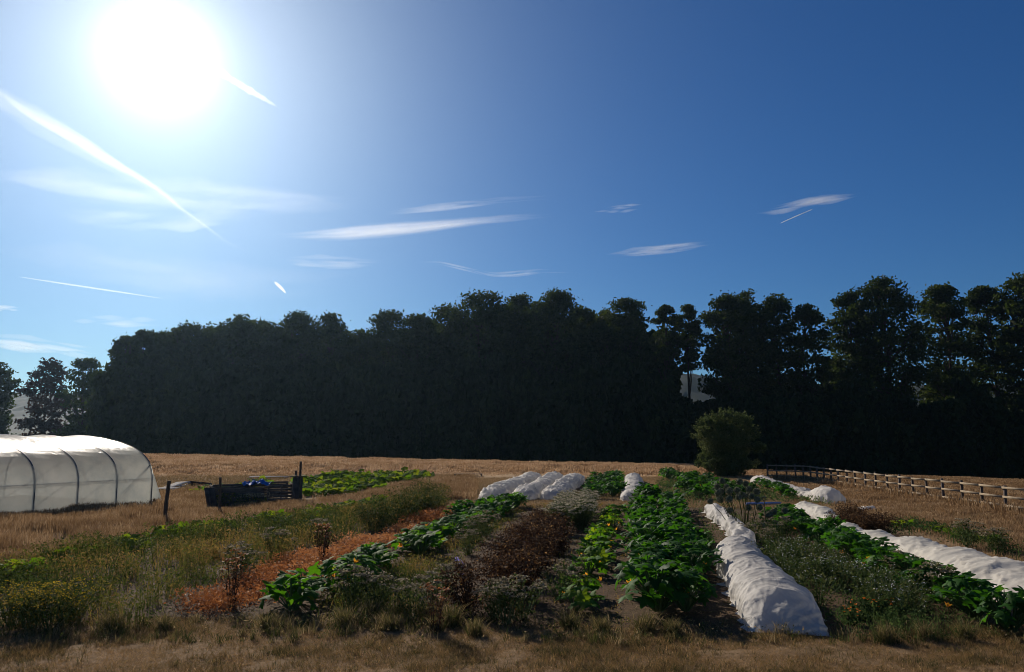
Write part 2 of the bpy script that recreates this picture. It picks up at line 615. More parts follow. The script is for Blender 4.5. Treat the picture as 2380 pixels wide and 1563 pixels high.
def ground_mat():
    m, t, out = new_mat('field_soil_and_grass')
    geo = N(t, 'ShaderNodeNewGeometry')
    pos = geo.outputs['Position']
    a = N(t, 'ShaderNodeAttribute', attribute_name='rnd')     # 1 = dug bed
    fine = noise_n(t, 9, 8, .7, pos)
    big = noise_n(t, .25, 5, .6, pos)
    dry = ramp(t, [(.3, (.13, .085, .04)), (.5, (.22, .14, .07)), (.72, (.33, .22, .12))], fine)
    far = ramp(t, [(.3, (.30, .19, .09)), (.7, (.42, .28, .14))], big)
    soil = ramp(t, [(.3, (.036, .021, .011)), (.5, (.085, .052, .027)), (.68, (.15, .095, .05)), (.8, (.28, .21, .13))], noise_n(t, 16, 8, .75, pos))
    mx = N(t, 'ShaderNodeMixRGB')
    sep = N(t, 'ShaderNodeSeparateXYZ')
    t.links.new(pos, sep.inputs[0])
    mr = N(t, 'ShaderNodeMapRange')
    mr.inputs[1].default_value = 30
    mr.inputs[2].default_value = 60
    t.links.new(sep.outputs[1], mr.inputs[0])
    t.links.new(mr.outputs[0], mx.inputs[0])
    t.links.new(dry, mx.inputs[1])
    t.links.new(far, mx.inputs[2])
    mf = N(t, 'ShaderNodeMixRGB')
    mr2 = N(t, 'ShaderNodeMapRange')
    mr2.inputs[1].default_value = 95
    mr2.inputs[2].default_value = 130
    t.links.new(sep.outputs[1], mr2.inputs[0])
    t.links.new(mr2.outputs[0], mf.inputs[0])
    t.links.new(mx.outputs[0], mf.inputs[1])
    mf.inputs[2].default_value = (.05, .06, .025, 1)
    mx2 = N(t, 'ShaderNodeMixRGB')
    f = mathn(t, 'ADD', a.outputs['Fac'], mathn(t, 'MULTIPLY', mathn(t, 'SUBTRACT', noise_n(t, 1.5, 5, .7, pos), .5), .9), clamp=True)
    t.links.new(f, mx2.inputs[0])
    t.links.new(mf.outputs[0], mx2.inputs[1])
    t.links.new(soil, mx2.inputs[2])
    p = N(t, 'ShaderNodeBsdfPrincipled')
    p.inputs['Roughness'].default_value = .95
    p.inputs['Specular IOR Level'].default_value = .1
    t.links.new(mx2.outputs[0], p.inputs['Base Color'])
    b = N(t, 'ShaderNodeBump')
    b.inputs['Strength'].default_value = .9
    b.inputs['Distance'].default_value = .04
    t.links.new(fine, b.inputs['Height'])
    t.links.new(b.outputs[0], p.inputs['Normal'])
    t.links.new(p.outputs[0], out.inputs[0])
    return m


M_ground = ground_mat()
M_hill = solid_mat('wooded_hill', [(.35, (.012, .018, .009)), (.7, (.03, .038, .016))], .02, .9, .1, 1.0, .08)

# ------------------------------------------------------------------ regions


def poly(*pts):
    return np.array([G(*p)[:2] for p in pts])


def inside(P, Q):
    x, y = P[:, 0], P[:, 1]
    r = np.zeros(len(P), bool)
    n = len(Q)
    for i in range(n):
        x1, y1 = Q[i]
        x2, y2 = Q[(i + 1) % n]
        c = ((y1 > y) != (y2 > y)) & (x < (x2 - x1) * (y - y1) / (y2 - y1 + 1e-12) + x1)
        r ^= c
    return r


def smp(Q, dens, ref=14.0, power=1.2, jag=0.0, clump=0.0, cs=1.0):
    """points in world polygon Q; dens per m2 at distance ref, fewer farther off"""
    Q = np.asarray(Q, float)
    x0, y0 = Q.min(0)
    x1, y1 = Q.max(0)
    out = []
    ys = np.linspace(y0, y1, 24)
    for a, b in zip(ys[:-1], ys[1:]):
        d = dens * min(3.0, (ref / max(6, (a + b) / 2)) ** power)
        n = rng.poisson(max(0, d * (x1 - x0) * (b - a)))
        if n:
            out.append(np.stack([rng.uniform(x0, x1, n), rng.uniform(a, b, n)], 1))
    P = np.concatenate(out)
    Pt = P + rng.normal(size=P.shape) * jag if jag else P
    P = P[inside(Pt, Q)]
    if clump:
        f = fnoise(P[:, 0] / cs, P[:, 1] / cs)
        P = P[rng.random(len(P)) < np.clip((f - .5) * 2.2 * clump + .6, .04, 1)]
    return np.column_stack([P, T(P[:, 0], P[:, 1])])


_tab = rng.random((256, 256))


def vnoise(x, y):
    xi = np.floor(x).astype(int)
    yi = np.floor(y).astype(int)
    fx = x - xi
    fy = y - yi
    fx = fx * fx * (3 - 2 * fx)
    fy = fy * fy * (3 - 2 * fy)
    g = lambda i, j: _tab[(xi + i) & 255, (yi + j) & 255]
    return (g(0, 0) * (1 - fx) + g(1, 0) * fx) * (1 - fy) + (g(0, 1) * (1 - fx) + g(1, 1) * fx) * fy


def fnoise(x, y, o=4):
    s = 0
    a = .5
    tot = 0
    for i in range(o):
        s = s + a * vnoise(x * 2 ** i + 13.1 * i, y * 2 ** i + 7.7 * i)
        tot += a
        a *= .5
    return np.clip((s / tot - .5) * 1.6 + .5, 0, 1)


# ------------------------------------------------------------------ ground
xs = np.unique(np.concatenate([np.arange(-28, 28, .22), np.arange(-90, 90.1, 3), np.linspace(-3000, 3000, 81)]))
ys = np.unique(np.concatenate([np.arange(7, 46, .25), np.arange(46, 130, 1.0), np.arange(-60, 7, 4), np.arange(130, 460, 8), np.linspace(460, 6000, 30)]))
XX, YY = np.meshgrid(xs, ys)
ZZ = T(XX, YY)
near = ((np.abs(XX) < 28) & (YY > 7) & (YY < 46))
ZZ = ZZ + np.where(near, (fnoise(XX * 2.5, YY * 2.5) - .5) * .05, 0)
BEDS = [
    poly((620, 1440), (1060, 1455), (1330, 1462), (1700, 1478), (1960, 1488), (2340, 1480), (2500, 1440), (2060, 1230), (1900, 1178), (1500, 1172), (1060, 1180), (1000, 1200), (760, 1340)),
    poly((-100, 1440), (300, 1450), (620, 1440), (1040, 1180), (900, 1165), (500, 1230), (-100, 1330)),
    poly((1090, 1168), (1510, 1168), (1490, 1112), (1240, 1112), (1050, 1140)),
    poly((1530, 1170), (1860, 1170), (1700, 1108), (1530, 1110)),
    poly((390, 1150), (560, 1135), (560, 1118), (390, 1125)),
]
bm = np.zeros(XX.size)
PP = np.stack([XX.ravel(), YY.ravel()], 1)
sel = (np.abs(PP[:, 0]) < 40) & (PP[:, 1] > 7) & (PP[:, 1] < 75)
for Q in BEDS:
    bm[sel] = np.maximum(bm[sel], inside(PP[sel], Q))
nx, ny = len(xs), len(ys)
ii = (np.arange(ny - 1)[:, None] * nx + np.arange(nx - 1)[None]).ravel()
gm = mk_mesh('ground', np.stack([XX.ravel(), YY.ravel(), ZZ.ravel()], 1), [np.stack([ii, ii + 1, ii + nx + 1, ii + nx], 1)], M_ground, {'rnd': bm}, True)
tag(link('ground', gm), kind='structure')

# hills far behind, wooded
hx = np.linspace(-900, 900, 260)
hy = np.linspace(420, 1100, 60)
HX, HY = np.meshgrid(hx, hy)
HZ = 7 + sstep(420, 760, HY) * (52 + 8 * np.sin(HX / 150 + 1) + 5 * np.sin(HX / 61)) - sstep(800, 1100, HY) * 25
HZ += (fnoise(HX / 9, HY / 9, 3) - .3) * 9 * sstep(520, 640, HY)
n2, m2 = len(hx), len(hy)
ii = (np.arange(m2 - 1)[:, None] * n2 + np.arange(n2 - 1)[None]).ravel()
hm = mk_mesh('hills', np.stack([HX.ravel(), HY.ravel(), HZ.ravel()], 1), [np.stack([ii, ii + 1, ii + n2 + 1, ii + n2], 1)], M_hill, None, True)
tag(link('hills', hm), kind='structure')

# ------------------------------------------------------------------ trees


def crown_cards(bag, c, R, n, size, lobes, rnd0=.5, flat=.8, seed=0, dens=1.0, core=None):
    """leaves gathered in lobes of a crown centred at c with radii R"""
    c = np.asarray(c, float)
    R = np.asarray(R, float)
    th = rng.uniform(0, 2 * np.pi, lobes)
    cz = rng.uniform(-1, 1, lobes)
    rr = (1 - np.abs(cz) ** 2.2) ** .5
    rad = rng.uniform(.15, 1, lobes) ** .6
    L = np.stack([np.cos(th) * rr * rad, np.sin(th) * rr * rad, cz * (1 - .12 * rad)], 1) * R * .88
    lr = rng.uniform(.13, .27, lobes) * min(R[0], R[2]) * 1.12
    w = lr ** 2.3
    pick = rng.choice(lobes, n, p=w / w.sum())
    d = unit(rng.normal(size=(n, 3)))
    rad2 = rng.random(n) ** .5 * (1 + .25 * np.abs(rng.normal(size=n)) * (rng.random(n) < .25))
    P = L[pick] + d * (rad2 * lr[pick])[:, None] * np.array([1.25, 1.25, flat])
    lobe_r = rng.random(lobes)
    V, Fc, A = cards(c + P, size * rng.uniform(.55, 1.25, n), np.clip(.30 * lobe_r[pick] + .35 * rng.random(n) + rnd0 - .3, 0, 1), .6)
    bag.add(V, Fc, A)
    if core:
        k = core
        P = unit(rng.normal(size=(k, 3))) * (rng.random(k) ** .4)[:, None] * R * np.array([.72, .72, .78])
        bag.add(*cards(c + P, size * 1.3, np.clip(rng.random(k) * .5 + rnd0 - .3, 0, 1), .7))
    return c + L, lr


def tree(px, top, wpx, Y, label, dens=1.0, lowf=.30, mat=None, base_px=None, core=1.0, group='trees of the wood', name='woodland_tree', cat='tree', size=.30, trunk_r=.38):
    top_p = at(px, top, Y)
    X = top_p[0]
    z0 = float(T(X, Y))
    hgt = top_p[2] - z0
    R = wpx / F * Y * (1.45 if 270 < px < 1000 else 1.35)
    root = thing(name, label, cat, (X, Y, z0), 0, group)
    bag = Bag()
    zc = hgt * (lowf + 1) / 2
    rz = hgt * (1 - lowf) / 2 * 1.05
    nleaf = int(3600 * dens * (R * rz / 30) * (.36 / size) ** 2)
    L, lr = crown_cards(bag, (0, 0, zc), (R, R * .9, rz), nleaf, size, max(46, int(76 * dens * (R * rz / 48))), .5, .62, core=int(nleaf * .07 * core) or None)
    # little upright tufts at the crown's top give an uneven outline
    bag.build('crown', mat or M_tree, root)
    tb = Bag()
    hh = hgt * .8
    zz = np.linspace(-.6, hh, 9)
    wob = np.cumsum(rng.normal(size=(9, 2)) * .12, 0)
    TP = np.column_stack([wob, zz])
    polytube(tb, TP, np.linspace(trunk_r * hgt / 28, .07, 9), 8)
    for q in range(len(L)):
        if rng.random() < .4:
            f = np.clip((L[q][2] - .18 * hgt * rng.uniform(.4, 1.2)) / hh, .12, .95)
            s = np.array([np.interp(f * hh, zz, TP[:, 0]), np.interp(f * hh, zz, TP[:, 1]), f * hh])
            mid = (s + L[q]) / 2 + np.array([0, 0, -.4]) + rng.normal(size=3) * .3
            polytube(tb, np.array([s, mid, L[q]]), [.13, .08, .03], 5, cap=False)
    tb.build('trunk', M_bark, root)
    return root


ordw = ['first', 'second', 'third', 'fourth', 'fifth', 'sixth', 'seventh', 'eighth', 'ninth', 'tenth', 'eleventh', 'twelfth',
        'thirteenth', 'fourteenth', 'fifteenth', 'sixteenth', 'seventeenth', 'eighteenth', 'nineteenth', 'twentieth',
        'twenty-first', 'twenty-second', 'twenty-third', 'twenty-fourth', 'twenty-fifth', 'twenty-sixth', 'twenty-seventh', 'twenty-eighth', 'twenty-ninth', 'thirtieth']

LEFT = [
    (-12, 832, 46, 150, 'dark tree cut off by the left edge of the picture', M_tree, .25, 1.2),
    (118, 826, 48, 150, 'reddish copper leaved tree standing apart at the left', M_copper, .2, .75),
    (203, 820, 44, 146, 'dark tree between the copper tree and the edge of the wood', M_tree, .2, 1.0),
    (250, 850, 30, 150, 'low green tree tucked against the left edge of the wood', M_tree, .15, .9),
]
for x, y, w, Y, lab, mt, lf, d in LEFT:
    tree(x, y, w, Y, lab, d, lf, mt, group=None, size=.34)
WOOD = [  # px, top, half width px, depth, density, low fraction
    (296, 756, 36, 121, 1.7, .0), (338, 750, 46, 124, 1.4, .08), (385, 757, 48, 128, 1.3, .2), (440, 734, 56, 126, 1.3, .2), (500, 738, 52, 130, 1.3, .2), (560, 714, 58, 126, 1.4, .2),
    (625, 738, 54, 124, 1.4, .2), (690, 711, 60, 127, 1.3, .2), (768, 714, 52, 130, 1.0, .25), (835, 752, 48, 124, 1.3, .2), (908, 709, 56, 128, .85, .3),
    (975, 716, 54, 124, 1.1, .25), (1040, 694, 56, 128, 1.0, .3), (1122, 660, 74, 125, .9, .35), (1205, 667, 54, 129, 1.0, .3), (1288, 662, 72, 124, 1.2, .3),
    (1350, 694, 42, 128, 1.1, .3), (1400, 703, 46, 130, .9, .3), (1455, 679, 58, 125, .95, .35), (1546, 688, 34, 127, .9, .25), (1598, 702, 30, 129, 1.5, .62),
    (1690, 672, 62, 124, .8, .36), (1735, 660, 60, 128, .75, .38), (1800, 676, 58, 126, .7, .38), (1875, 694, 50, 122, .7, .36),
    (1972, 668, 52, 126, .75, .34), (2050, 630, 78, 124, .65, .38), (2186, 645, 56, 125, .68, .36), (2282, 640, 46, 127, .7, .34), (2368, 622, 62, 122, .75, .36), (2470, 640, 70, 124, .8, .3),
]
WLAB = {
    0: 'broad dark tree at the left end of the wood', 8: 'loose topped tree left of the dip in the middle of the wood',
    9: 'lowest topped tree of the wood, in the dip of its skyline', 10: 'dark round topped tree just right of the dip in the wood skyline',
    13: 'broad high domed tree near the middle of the wood', 15: 'wide dense domed tree right of the tallest middle dome',
    19: 'narrow pointed tree left of the bright gap in the wood', 21: 'airy tree just right of the bright gap in the wood',
    26: 'tallest broad crowned tree in the right part of the wood', 29: 'tall green tree at the right edge of the picture',
    30: 'tree mostly cut off by the right edge of the picture',
}
for i, (x, y, w, Y, d, lf) in enumerate(WOOD):
    tree(x, y, w, Y, WLAB.get(i, 'dark leafy tree, %s from the left in the front of the wood' % ordw[min(i, 29)]), d * (1.25 if x > 1640 else 1), lf)
# a lower storey of trees and bushes in front of and between the tall trees, and a back row: same kind, copied
US = []
for k in range(4):
    r = thing('understorey_tree', 'x', 'tree', (0, 0, -500))
    b = Bag()
    crown_cards(b, (0, 0, 6.6), (4.6, 3.2, 6.8), 5200, .42, 30, .42, .9, core=5200)
    b.build('crown', M_tree, r)
    tb = Bag()
    polytube(tb, [(0, 0, -.5), (.1, 0, 3), (0, .2, 8)], [.22, .16, .06], 7)
    tb.build('trunk', M_bark, r)
    US.append(r)
k = 0
for px in np.arange(270, 2470, 34):
    gap = 1560 < px < 1650
    if px < 1560:
        topy = 850 + 24 * math.sin(px * .021) + rng.uniform(-22, 22)
    else:
        topy = 900 + 20 * math.sin(px * .03) + rng.uniform(-36, 30)
    if gap:
        topy = 925
    Y = 117 + rng.uniform(-3, 3)
    p = at(px, topy, Y)
    z0 = float(T(p[0], Y))
    s = (p[2] - z0) / 13.2
    dup(US[k % 4], (p[0], Y, z0), rng.uniform(0, 6.28), (1.05, 1.05, s), 'low dark tree filling the foot of the wood below the tall crowns', 'low trees along the front of the wood')
    k += 1
for px in np.concatenate([np.arange(315, 1540, 50), np.arange(1700, 2450, 240)]):
    Y = 138 + rng.uniform(-3, 3)
    lim = np.interp(px, [270, 560, 700, 850, 1120, 1300, 1500, 1560, 1700, 2050, 2450], [800, 746, 740, 770, 712, 704, 726, 780, 830, 840, 840])
    p = at(px, lim + rng.uniform(0, 20), Y)
    z0 = float(T(p[0], Y))
    s = (p[2] - z0) / 13.2
    dup(US[k % 4], (p[0], Y, z0), rng.uniform(0, 6.28), (1.5, 1.4, s), 'dark tree standing behind the front trees of the wood', 'trees behind the front of the wood')
    k += 1
for r in US:
    kill(r)

# bush at the field edge
bp = G(1692, 1108)
root = thing('hawthorn_bush', 'large rounded olive green bush at the near end of the rail fence', 'bush', bp)
b = Bag()
mpx = bp[1] / F
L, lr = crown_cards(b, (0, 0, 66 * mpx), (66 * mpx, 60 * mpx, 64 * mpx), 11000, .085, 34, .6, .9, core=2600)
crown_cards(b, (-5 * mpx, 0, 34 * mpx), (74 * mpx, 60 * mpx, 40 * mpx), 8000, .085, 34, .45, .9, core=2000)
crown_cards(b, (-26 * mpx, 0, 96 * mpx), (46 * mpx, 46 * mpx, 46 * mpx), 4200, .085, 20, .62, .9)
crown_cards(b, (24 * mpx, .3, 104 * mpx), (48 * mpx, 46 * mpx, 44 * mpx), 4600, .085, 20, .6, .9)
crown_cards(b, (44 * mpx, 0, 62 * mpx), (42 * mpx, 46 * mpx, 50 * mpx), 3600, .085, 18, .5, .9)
for q in range(150):     # long arching shoots out of the outline
    d = unit(np.array([rng.normal(), rng.normal() * .6, abs(rng.normal()) * .9 + .2]))
    s0 = np.array([0, 0, 76 * mpx]) + d * 60 * mpx
    nn = 40
    tt = np.linspace(0, 1, nn)[:, None]
    P = s0 + d * tt * rng.uniform(.2, .9) + rng.normal(size=(nn, 3)) * .05
    b.add(*cards(P, .09, np.clip(.5 + rng.normal(size=nn) * .2, 0, 1), .5))
b.build('foliage', M_bush, root)
tb = Bag()
for q in range(9):
    e = L[q]
    polytube(tb, np.array([[rng.normal() * .15, rng.normal() * .15, -.2], e * .5 + rng.normal(size=3) * .1, e]), [.07, .05, .02], 6)
tb.build('branches', M_bark, root)

# ------------------------------------------------------------------ rail fence on the right
PB = [(2515, 1222), (2455, 1209), (2396, 1200), (2338, 1191.5), (2284, 1182.5), (2239, 1175), (2194, 1168.5), (2157, 1163), (2124, 1158.5), (2092, 1153.5), (2064, 1149), (2037, 1144.5),
      (2013, 1140.5), (1989, 1136.5), (1969, 1133), (1949, 1129.5), (1932, 1126.5), (1916, 1124), (1900, 1121.5), (1885, 1119.5), (1868, 1117.5), (1850, 1116.5), (1828, 1115.5), (1806, 1115), (1785, 1114.5)]
posts = [G(*p) for p in PB]
fr = thing('rail_fence', 'long pale wooden fence of three rails curving away on the right', 'fence', posts[3])
o0 = posts[3]
lean = []
for i, p in enumerate(posts):
    b = Bag()
    q = p - o0
    hh = 1.16 + rng.uniform(-.03, .05)
    dx, dy = rng.normal(size=2) * .02
    P = np.array([[0, 0, -.3], [dx * .5, dy * .5, hh * .5], [dx, dy, hh]])
    box(b, (0, 0, hh / 2 - .15), (.095, .095, hh + .3), rng.normal() * .1, rng.random())
    ob = b.build('post', M_post if i % 3 else M_pallet, fr)
    ob.location = q
    ob.rotation_euler = (dx, dy, 0)
for i in range(0, len(posts) - 1, 1):
    for hz in (1.07, .68, .29):
        if i % 2 and hz > 2:
            continue
        a, c = posts[i] - o0, posts[i + 1] - o0
        d = unit(c - a)
        sidev = np.array([-d[1], d[0], 0])
        if sidev[0] > 0:
            sidev = -sidev
        off = sidev * .075
        jz = rng.normal() * .005
        b = Bag()
        beam(b, a + off + [0, 0, hz + jz] - d * .0, c + off + [0, 0, hz + jz], .095, .03, rng.random())
        b.build('rail', M_wood, fr)

# ------------------------------------------------------------------ polytunnel
h0 = G(350, 1173)
h3 = G(75, 1198)
ax = unit(h0 - h3) * np.array([1, 1, 0])
ax = ax / np.linalg.norm(ax)
sp = np.linalg.norm(h0 - h3) / 3
inn = np.array([-ax[1], ax[0], 0.0])
prof_h = np.array([(0, 0), (0, .7), (.02, 1.35), (.10, 1.72), (.30, 2.08), (.65, 2.38), (1.05, 2.59), (1.5, 2.76), (2.4, 3.0), (3.65, 3.22), (4.6, 3.33), (5.5, 3.38)])
WT = 11.0
full = np.concatenate([prof_h, np.array([(WT - a, z) for a, z in prof_h[::-1][1:]])])
# resample by arc length
seg = np.concatenate([[0], np.cumsum(np.linalg.norm(np.diff(full, axis=0), axis=1))])
uu = np.linspace(0, seg[-1], 121)
PR = np.stack([np.interp(uu, seg, full[:, 0]), np.interp(uu, seg, full[:, 1])], 1)
for _ in range(3):
    PR[1:-1] = (PR[:-2] + PR[1:-1] * 2 + PR[2:]) / 4
pt = thing('polytunnel', 'long white polythene growing tunnel on dark steel hoops at the left', 'polytunnel', h0, math.atan2(ax[1], ax[0]))
PR[0, 1] = PR[-1, 1] = -.2
# local frame: x along the axis (0 = last hoop, negative towards the viewer), y inward (left)
NH = 9


def hoop_pts(x, sc=1.0):
    return np.stack([np.full(len(PR), x), PR[:, 0], PR[:, 1] * sc], 1)


for k in range(NH):
    b = Bag()
    P = hoop_pts(-k * sp)
    cpt = np.array([-k * sp, WT / 2, 1.4])
    P = P + (cpt - P) / np.linalg.norm(cpt - P, axis=1, keepdims=True) * .012
    polytube(b, P, .042, 8)
    b.build('hoop', M_metal, pt, True)
nu, nv = 16 * (NH - 1) + 1, len(PR)
gx = np.linspace(-(NH - 1) * sp, 0, nu)
Vs = []
for x in gx:
    ph = (x / sp) % 1.0
    f = math.sin(math.pi * ph)
    P = hoop_pts(x)
    s = np.linspace(0, 1, nv)
    wall = np.exp(-((s - .12) / .07) ** 2)
    # film sags a little between the hoops, with tension folds fanning from each hoop's shoulder
    cp = np.array([x, WT / 2, 1.3])
    dirv = (cp - P) / np.linalg.norm(cp - P, axis=1, keepdims=True)
    fold = np.sin((s * 46) + ph * 9) * np.exp(-ph * 3.2) * np.exp(-((s - .12) / .06) ** 2) * .05 + np.sin(s * 210 + x * 2) * .012 * np.exp(-((s - .2) / .06) ** 2) * f
    lowf = np.sin(ph * 34 + (s - .1) * 90) * .035 * np.exp(-((ph - .18) / .18) ** 2) * (s < .12) * (s / .12)
    sag = f * (.05 + .05 * np.sin(s * 3.14) ** 2) + fold + lowf
    Vs.append(P + dirv * (sag - .035)[:, None])
V = np.concatenate(Vs)
ii = (np.arange(nu - 1)[:, None] * nv + np.arange(nv - 1)[None]).ravel()
b = Bag()
b.add(V, np.stack([ii, ii + nv, ii + nv + 1, ii + 1], 1))
b.build('cover', M_poly, pt, True)
# end sheet pulled out to the ground beyond the last hoop
b = Bag()
rows = []
for j, t in enumerate(np.linspace(0, 1, 9)):
    P = hoop_pts(0)
    P[:, 2] = P[:, 2] * (1 - t)
    P[:, 0] += .95 * t ** .9
    P[:, 1] = P[:, 1] + (WT / 2 - P[:, 1]) * .03 * t
    P[:, 0] += np.sin(np.linspace(0, 60, nv)) * .03 * math.sin(math.pi * t)
    rows.append(P)
V = np.concatenate(rows)
ii = (np.arange(8)[:, None] * nv + np.arange(nv - 1)[None]).ravel()
b.add(V, np.stack([ii, ii + nv, ii + nv + 1, ii + 1], 1))
b.build('end_sheet', M_poly, pt, True)
b = Bag()
beam(b, (-sp * .95, .22, .3), (-.05, .16, 1.9), .05, .03)
b.build('brace', M_metal, pt)
b = Bag()
beam(b, (-(NH - 1) * sp, .16, 1.25), (0, .16, 1.25), .05, .03)
b.build('rail', M_metal, pt)
b = Bag()
polytube(b, [(-(NH - 1) * sp, WT / 2, 3.28), (0, WT / 2, 3.28)], .025, 6)
b.build('ridge_bar', M_metal, pt)

# ------------------------------------------------------------------ fleece covers


def sweep(name, label, stations, mat, group=None, hoops=1.1, sag=.12, wrinkle=.05, close=(.55, .55), na=44, step=.09, twist=0.0, ragged=.05, cat='crop cover', flat_end=False, seed=0, with_hoops=False, lk=1.0):
    """fabric drawn over hoops: stations = (point, half width, height, lift)"""
    P = np.array([s[0][:2] for s in stations], float)
    hw = np.array([s[1] for s in stations], float)
    hg = np.array([s[2] for s in stations], float)
    lift = np.array([s[3] if len(s) > 3 else 0 for s in stations], float)
    L = np.concatenate([[0], np.cumsum(np.linalg.norm(np.diff(P, axis=0), axis=1))])
    n = max(12, int(L[-1] / step))
    l = np.linspace(0, L[-1], n)
    C = np.stack([np.interp(l, L, P[:, 0]), np.interp(l, L, P[:, 1])], 1)
    for _ in range(6):
        C[1:-1] = (C[:-2] + C[1:-1] * 2 + C[2:]) / 4
    hwl = np.interp(l, L, hw)
    hgl = np.interp(l, L, hg)
    lfl = np.interp(l, L, lift)
    for _ in range(4):
        for a in (hwl, hgl, lfl):
            a[1:-1] = (a[:-2] + a[1:-1] * 2 + a[2:]) / 4
    d = unit(np.gradient(C, axis=0))
    s = np.stack([d[:, 1], -d[:, 0]], 1)
    o = np.array([*P[0], float(T(*P[0]))])
    th = np.linspace(0, np.pi, na)
    V = np.zeros((n, na, 3))
    for i in range(n):
        e0 = min(1, l[i] / close[0]) if close[0] else 1
        e1 = min(1, (L[-1] - l[i]) / close[1]) if close[1] else 1
        if flat_end:
            e0 = e0 ** .85
        else:
            e0 = math.sqrt(max(0, 1 - (1 - e0) ** 2))
        e = e0 * math.sqrt(max(0, 1 - (1 - e1) ** 2))
        ph = (l[i] / hoops) % 1.0
        f = abs(math.sin(math.pi * ph)) ** .75      # 0 at a hoop, 1 between hoops
        hh = hgl[i] * (1 - sag * f) * e
        ww = hwl[i] * (1 - sag * .35 * f) * ((.9 + .1 * e) if flat_end and l[i] < 2 else (.55 + .45 * e))
        cx = np.sign(np.cos(th)) * np.abs(np.cos(th)) ** .95
        cz = np.sin(th) ** .82
        w = ww * cx
        z = hh * cz
        tw = twist * l[i]
        tww = np.clip((.52 - ww) / .12, 0, 1)
        if twist and tww > 0:
            lob = 1 + tww * (.13 * np.cos(2 * (th - tw)) + .08 * np.cos(5 * th + tw))
            w = w * lob
            z = z * lob
        x = C[i, 0] + s[i, 0] * w
        y = C[i, 1] + s[i, 1] * w
        V[i, :, 0] = x
        V[i, :, 1] = y
        V[i, :, 2] = z + T(x, y) * 1.0 + lfl[i]
    # folds
    nrm = np.zeros_like(V)
    du = np.gradient(V, axis=0)
    dv = np.gradient(V, axis=1)
    nrm = unit(np.cross(du, dv))
    if nrm[n // 2, na // 2, 2] < 0:
        nrm = -nrm
    disp = np.zeros((n, na))
    for i in range(n):
        for j in range(na):
            a = th[j]
            low = .35 + .65 * abs(math.cos(a)) ** 1.2
            sh = mnoise.noise(Vector((l[i] * .9, a * .8, seed + 2.2))) * 1.2
            r1 = 1 - abs(mnoise.noise(Vector((l[i] * 3.2 + sh, a * .55 + sh, seed * 7.3)))) * 2.2
            r2 = 1 - abs(mnoise.noise(Vector((l[i] * 6.5 + a * 1.3 + sh * 2, a * .9, seed + 5.1)))) * 2.2
            r3 = 1 - abs(mnoise.noise(Vector((l[i] * 2.5 - a * 2.4, a * 3.0 + sh * 2, seed + 9.7)))) * 2.4
            p = Vector((V[i, j, 0], V[i, j, 1], V[i, j, 2] + seed * 3.1))
            lump = mnoise.noise(p * 1.3) * .9
            warp = Vector((mnoise.noise(p * 1.1), mnoise.noise(p * 1.1 + Vector((9, 0, 0))), 0)) * .35
            c1 = 1 - abs(mnoise.noise((p + warp) * 2.4)) * 2.6
            c2 = 1 - abs(mnoise.noise((p + warp) * 5.2 + Vector((3, 7, 1)))) * 2.6
            disp[i, j] = max(0, r1) ** 4 * low * (1.6 - lk) + max(0, r2) ** 5 * low * (.9 - .65 * lk) + lump * lk + max(0, c1) ** 3 * .55 + max(0, c2) ** 3 * .28 - .3
    V += nrm * (disp * wrinkle)[:, :, None]
    # ragged hem lying on the soil
    for side, j in ((1, 0), (-1, na - 1)):
        rg = np.array([mnoise.noise(Vector((q * 2.1, side * 3.0, seed))) for q in l]) * ragged * 2 + .03
        V[:, j, 0] += s[:, 0] * rg * side
        V[:, j, 1] += s[:, 1] * rg * side
    V[:, :, 2] = np.maximum(V[:, :, 2], T(V[:, :, 0], V[:, :, 1]) + .01)
    V = V.reshape(-1, 3) - o
    ii = (np.arange(n - 1)[:, None] * na + np.arange(na - 1)[None]).ravel()
    me = mk_mesh(name, V, [np.stack([ii, ii + 1, ii + na + 1, ii + na], 1)], mat, {'rnd': np.full(len(V), .5)}, True)
    if not with_hoops:
        ob = link(name, me, None, o)
        return tag(ob, label, cat, group)
    r = thing(name, label, cat, o, 0, group)
    link('cover', me, r)
    VV = V.reshape(n, na, 3)
    for h in range(1, int(L[-1] / hoops) + 1):
        i = int(round(h * hoops / L[-1] * (n - 1)))
        if i >= n - 2 or hwl[i] < .5 or l[i] < close[0] * .7 or L[-1] - l[i] < close[1] * .5:
            continue
        base = VV[i].mean(0) * [1, 1, 0]
        P = VV[i].copy()
        for _ in range(6):
            P[1:-1] = (P[:-2] + P[1:-1] * 2 + P[2:]) / 4
        P = base + (P - base) * .985 - [0, 0, .01]
        hb_ = Bag()
        polytube(hb_, P[::3], .011, 5)
        hb_.build('hoop', M_pipe if False else M_post, r, True)
    return r



def Gs(px, py, hw, h, lift=0):
    return (G(px, py), hw, h, lift)


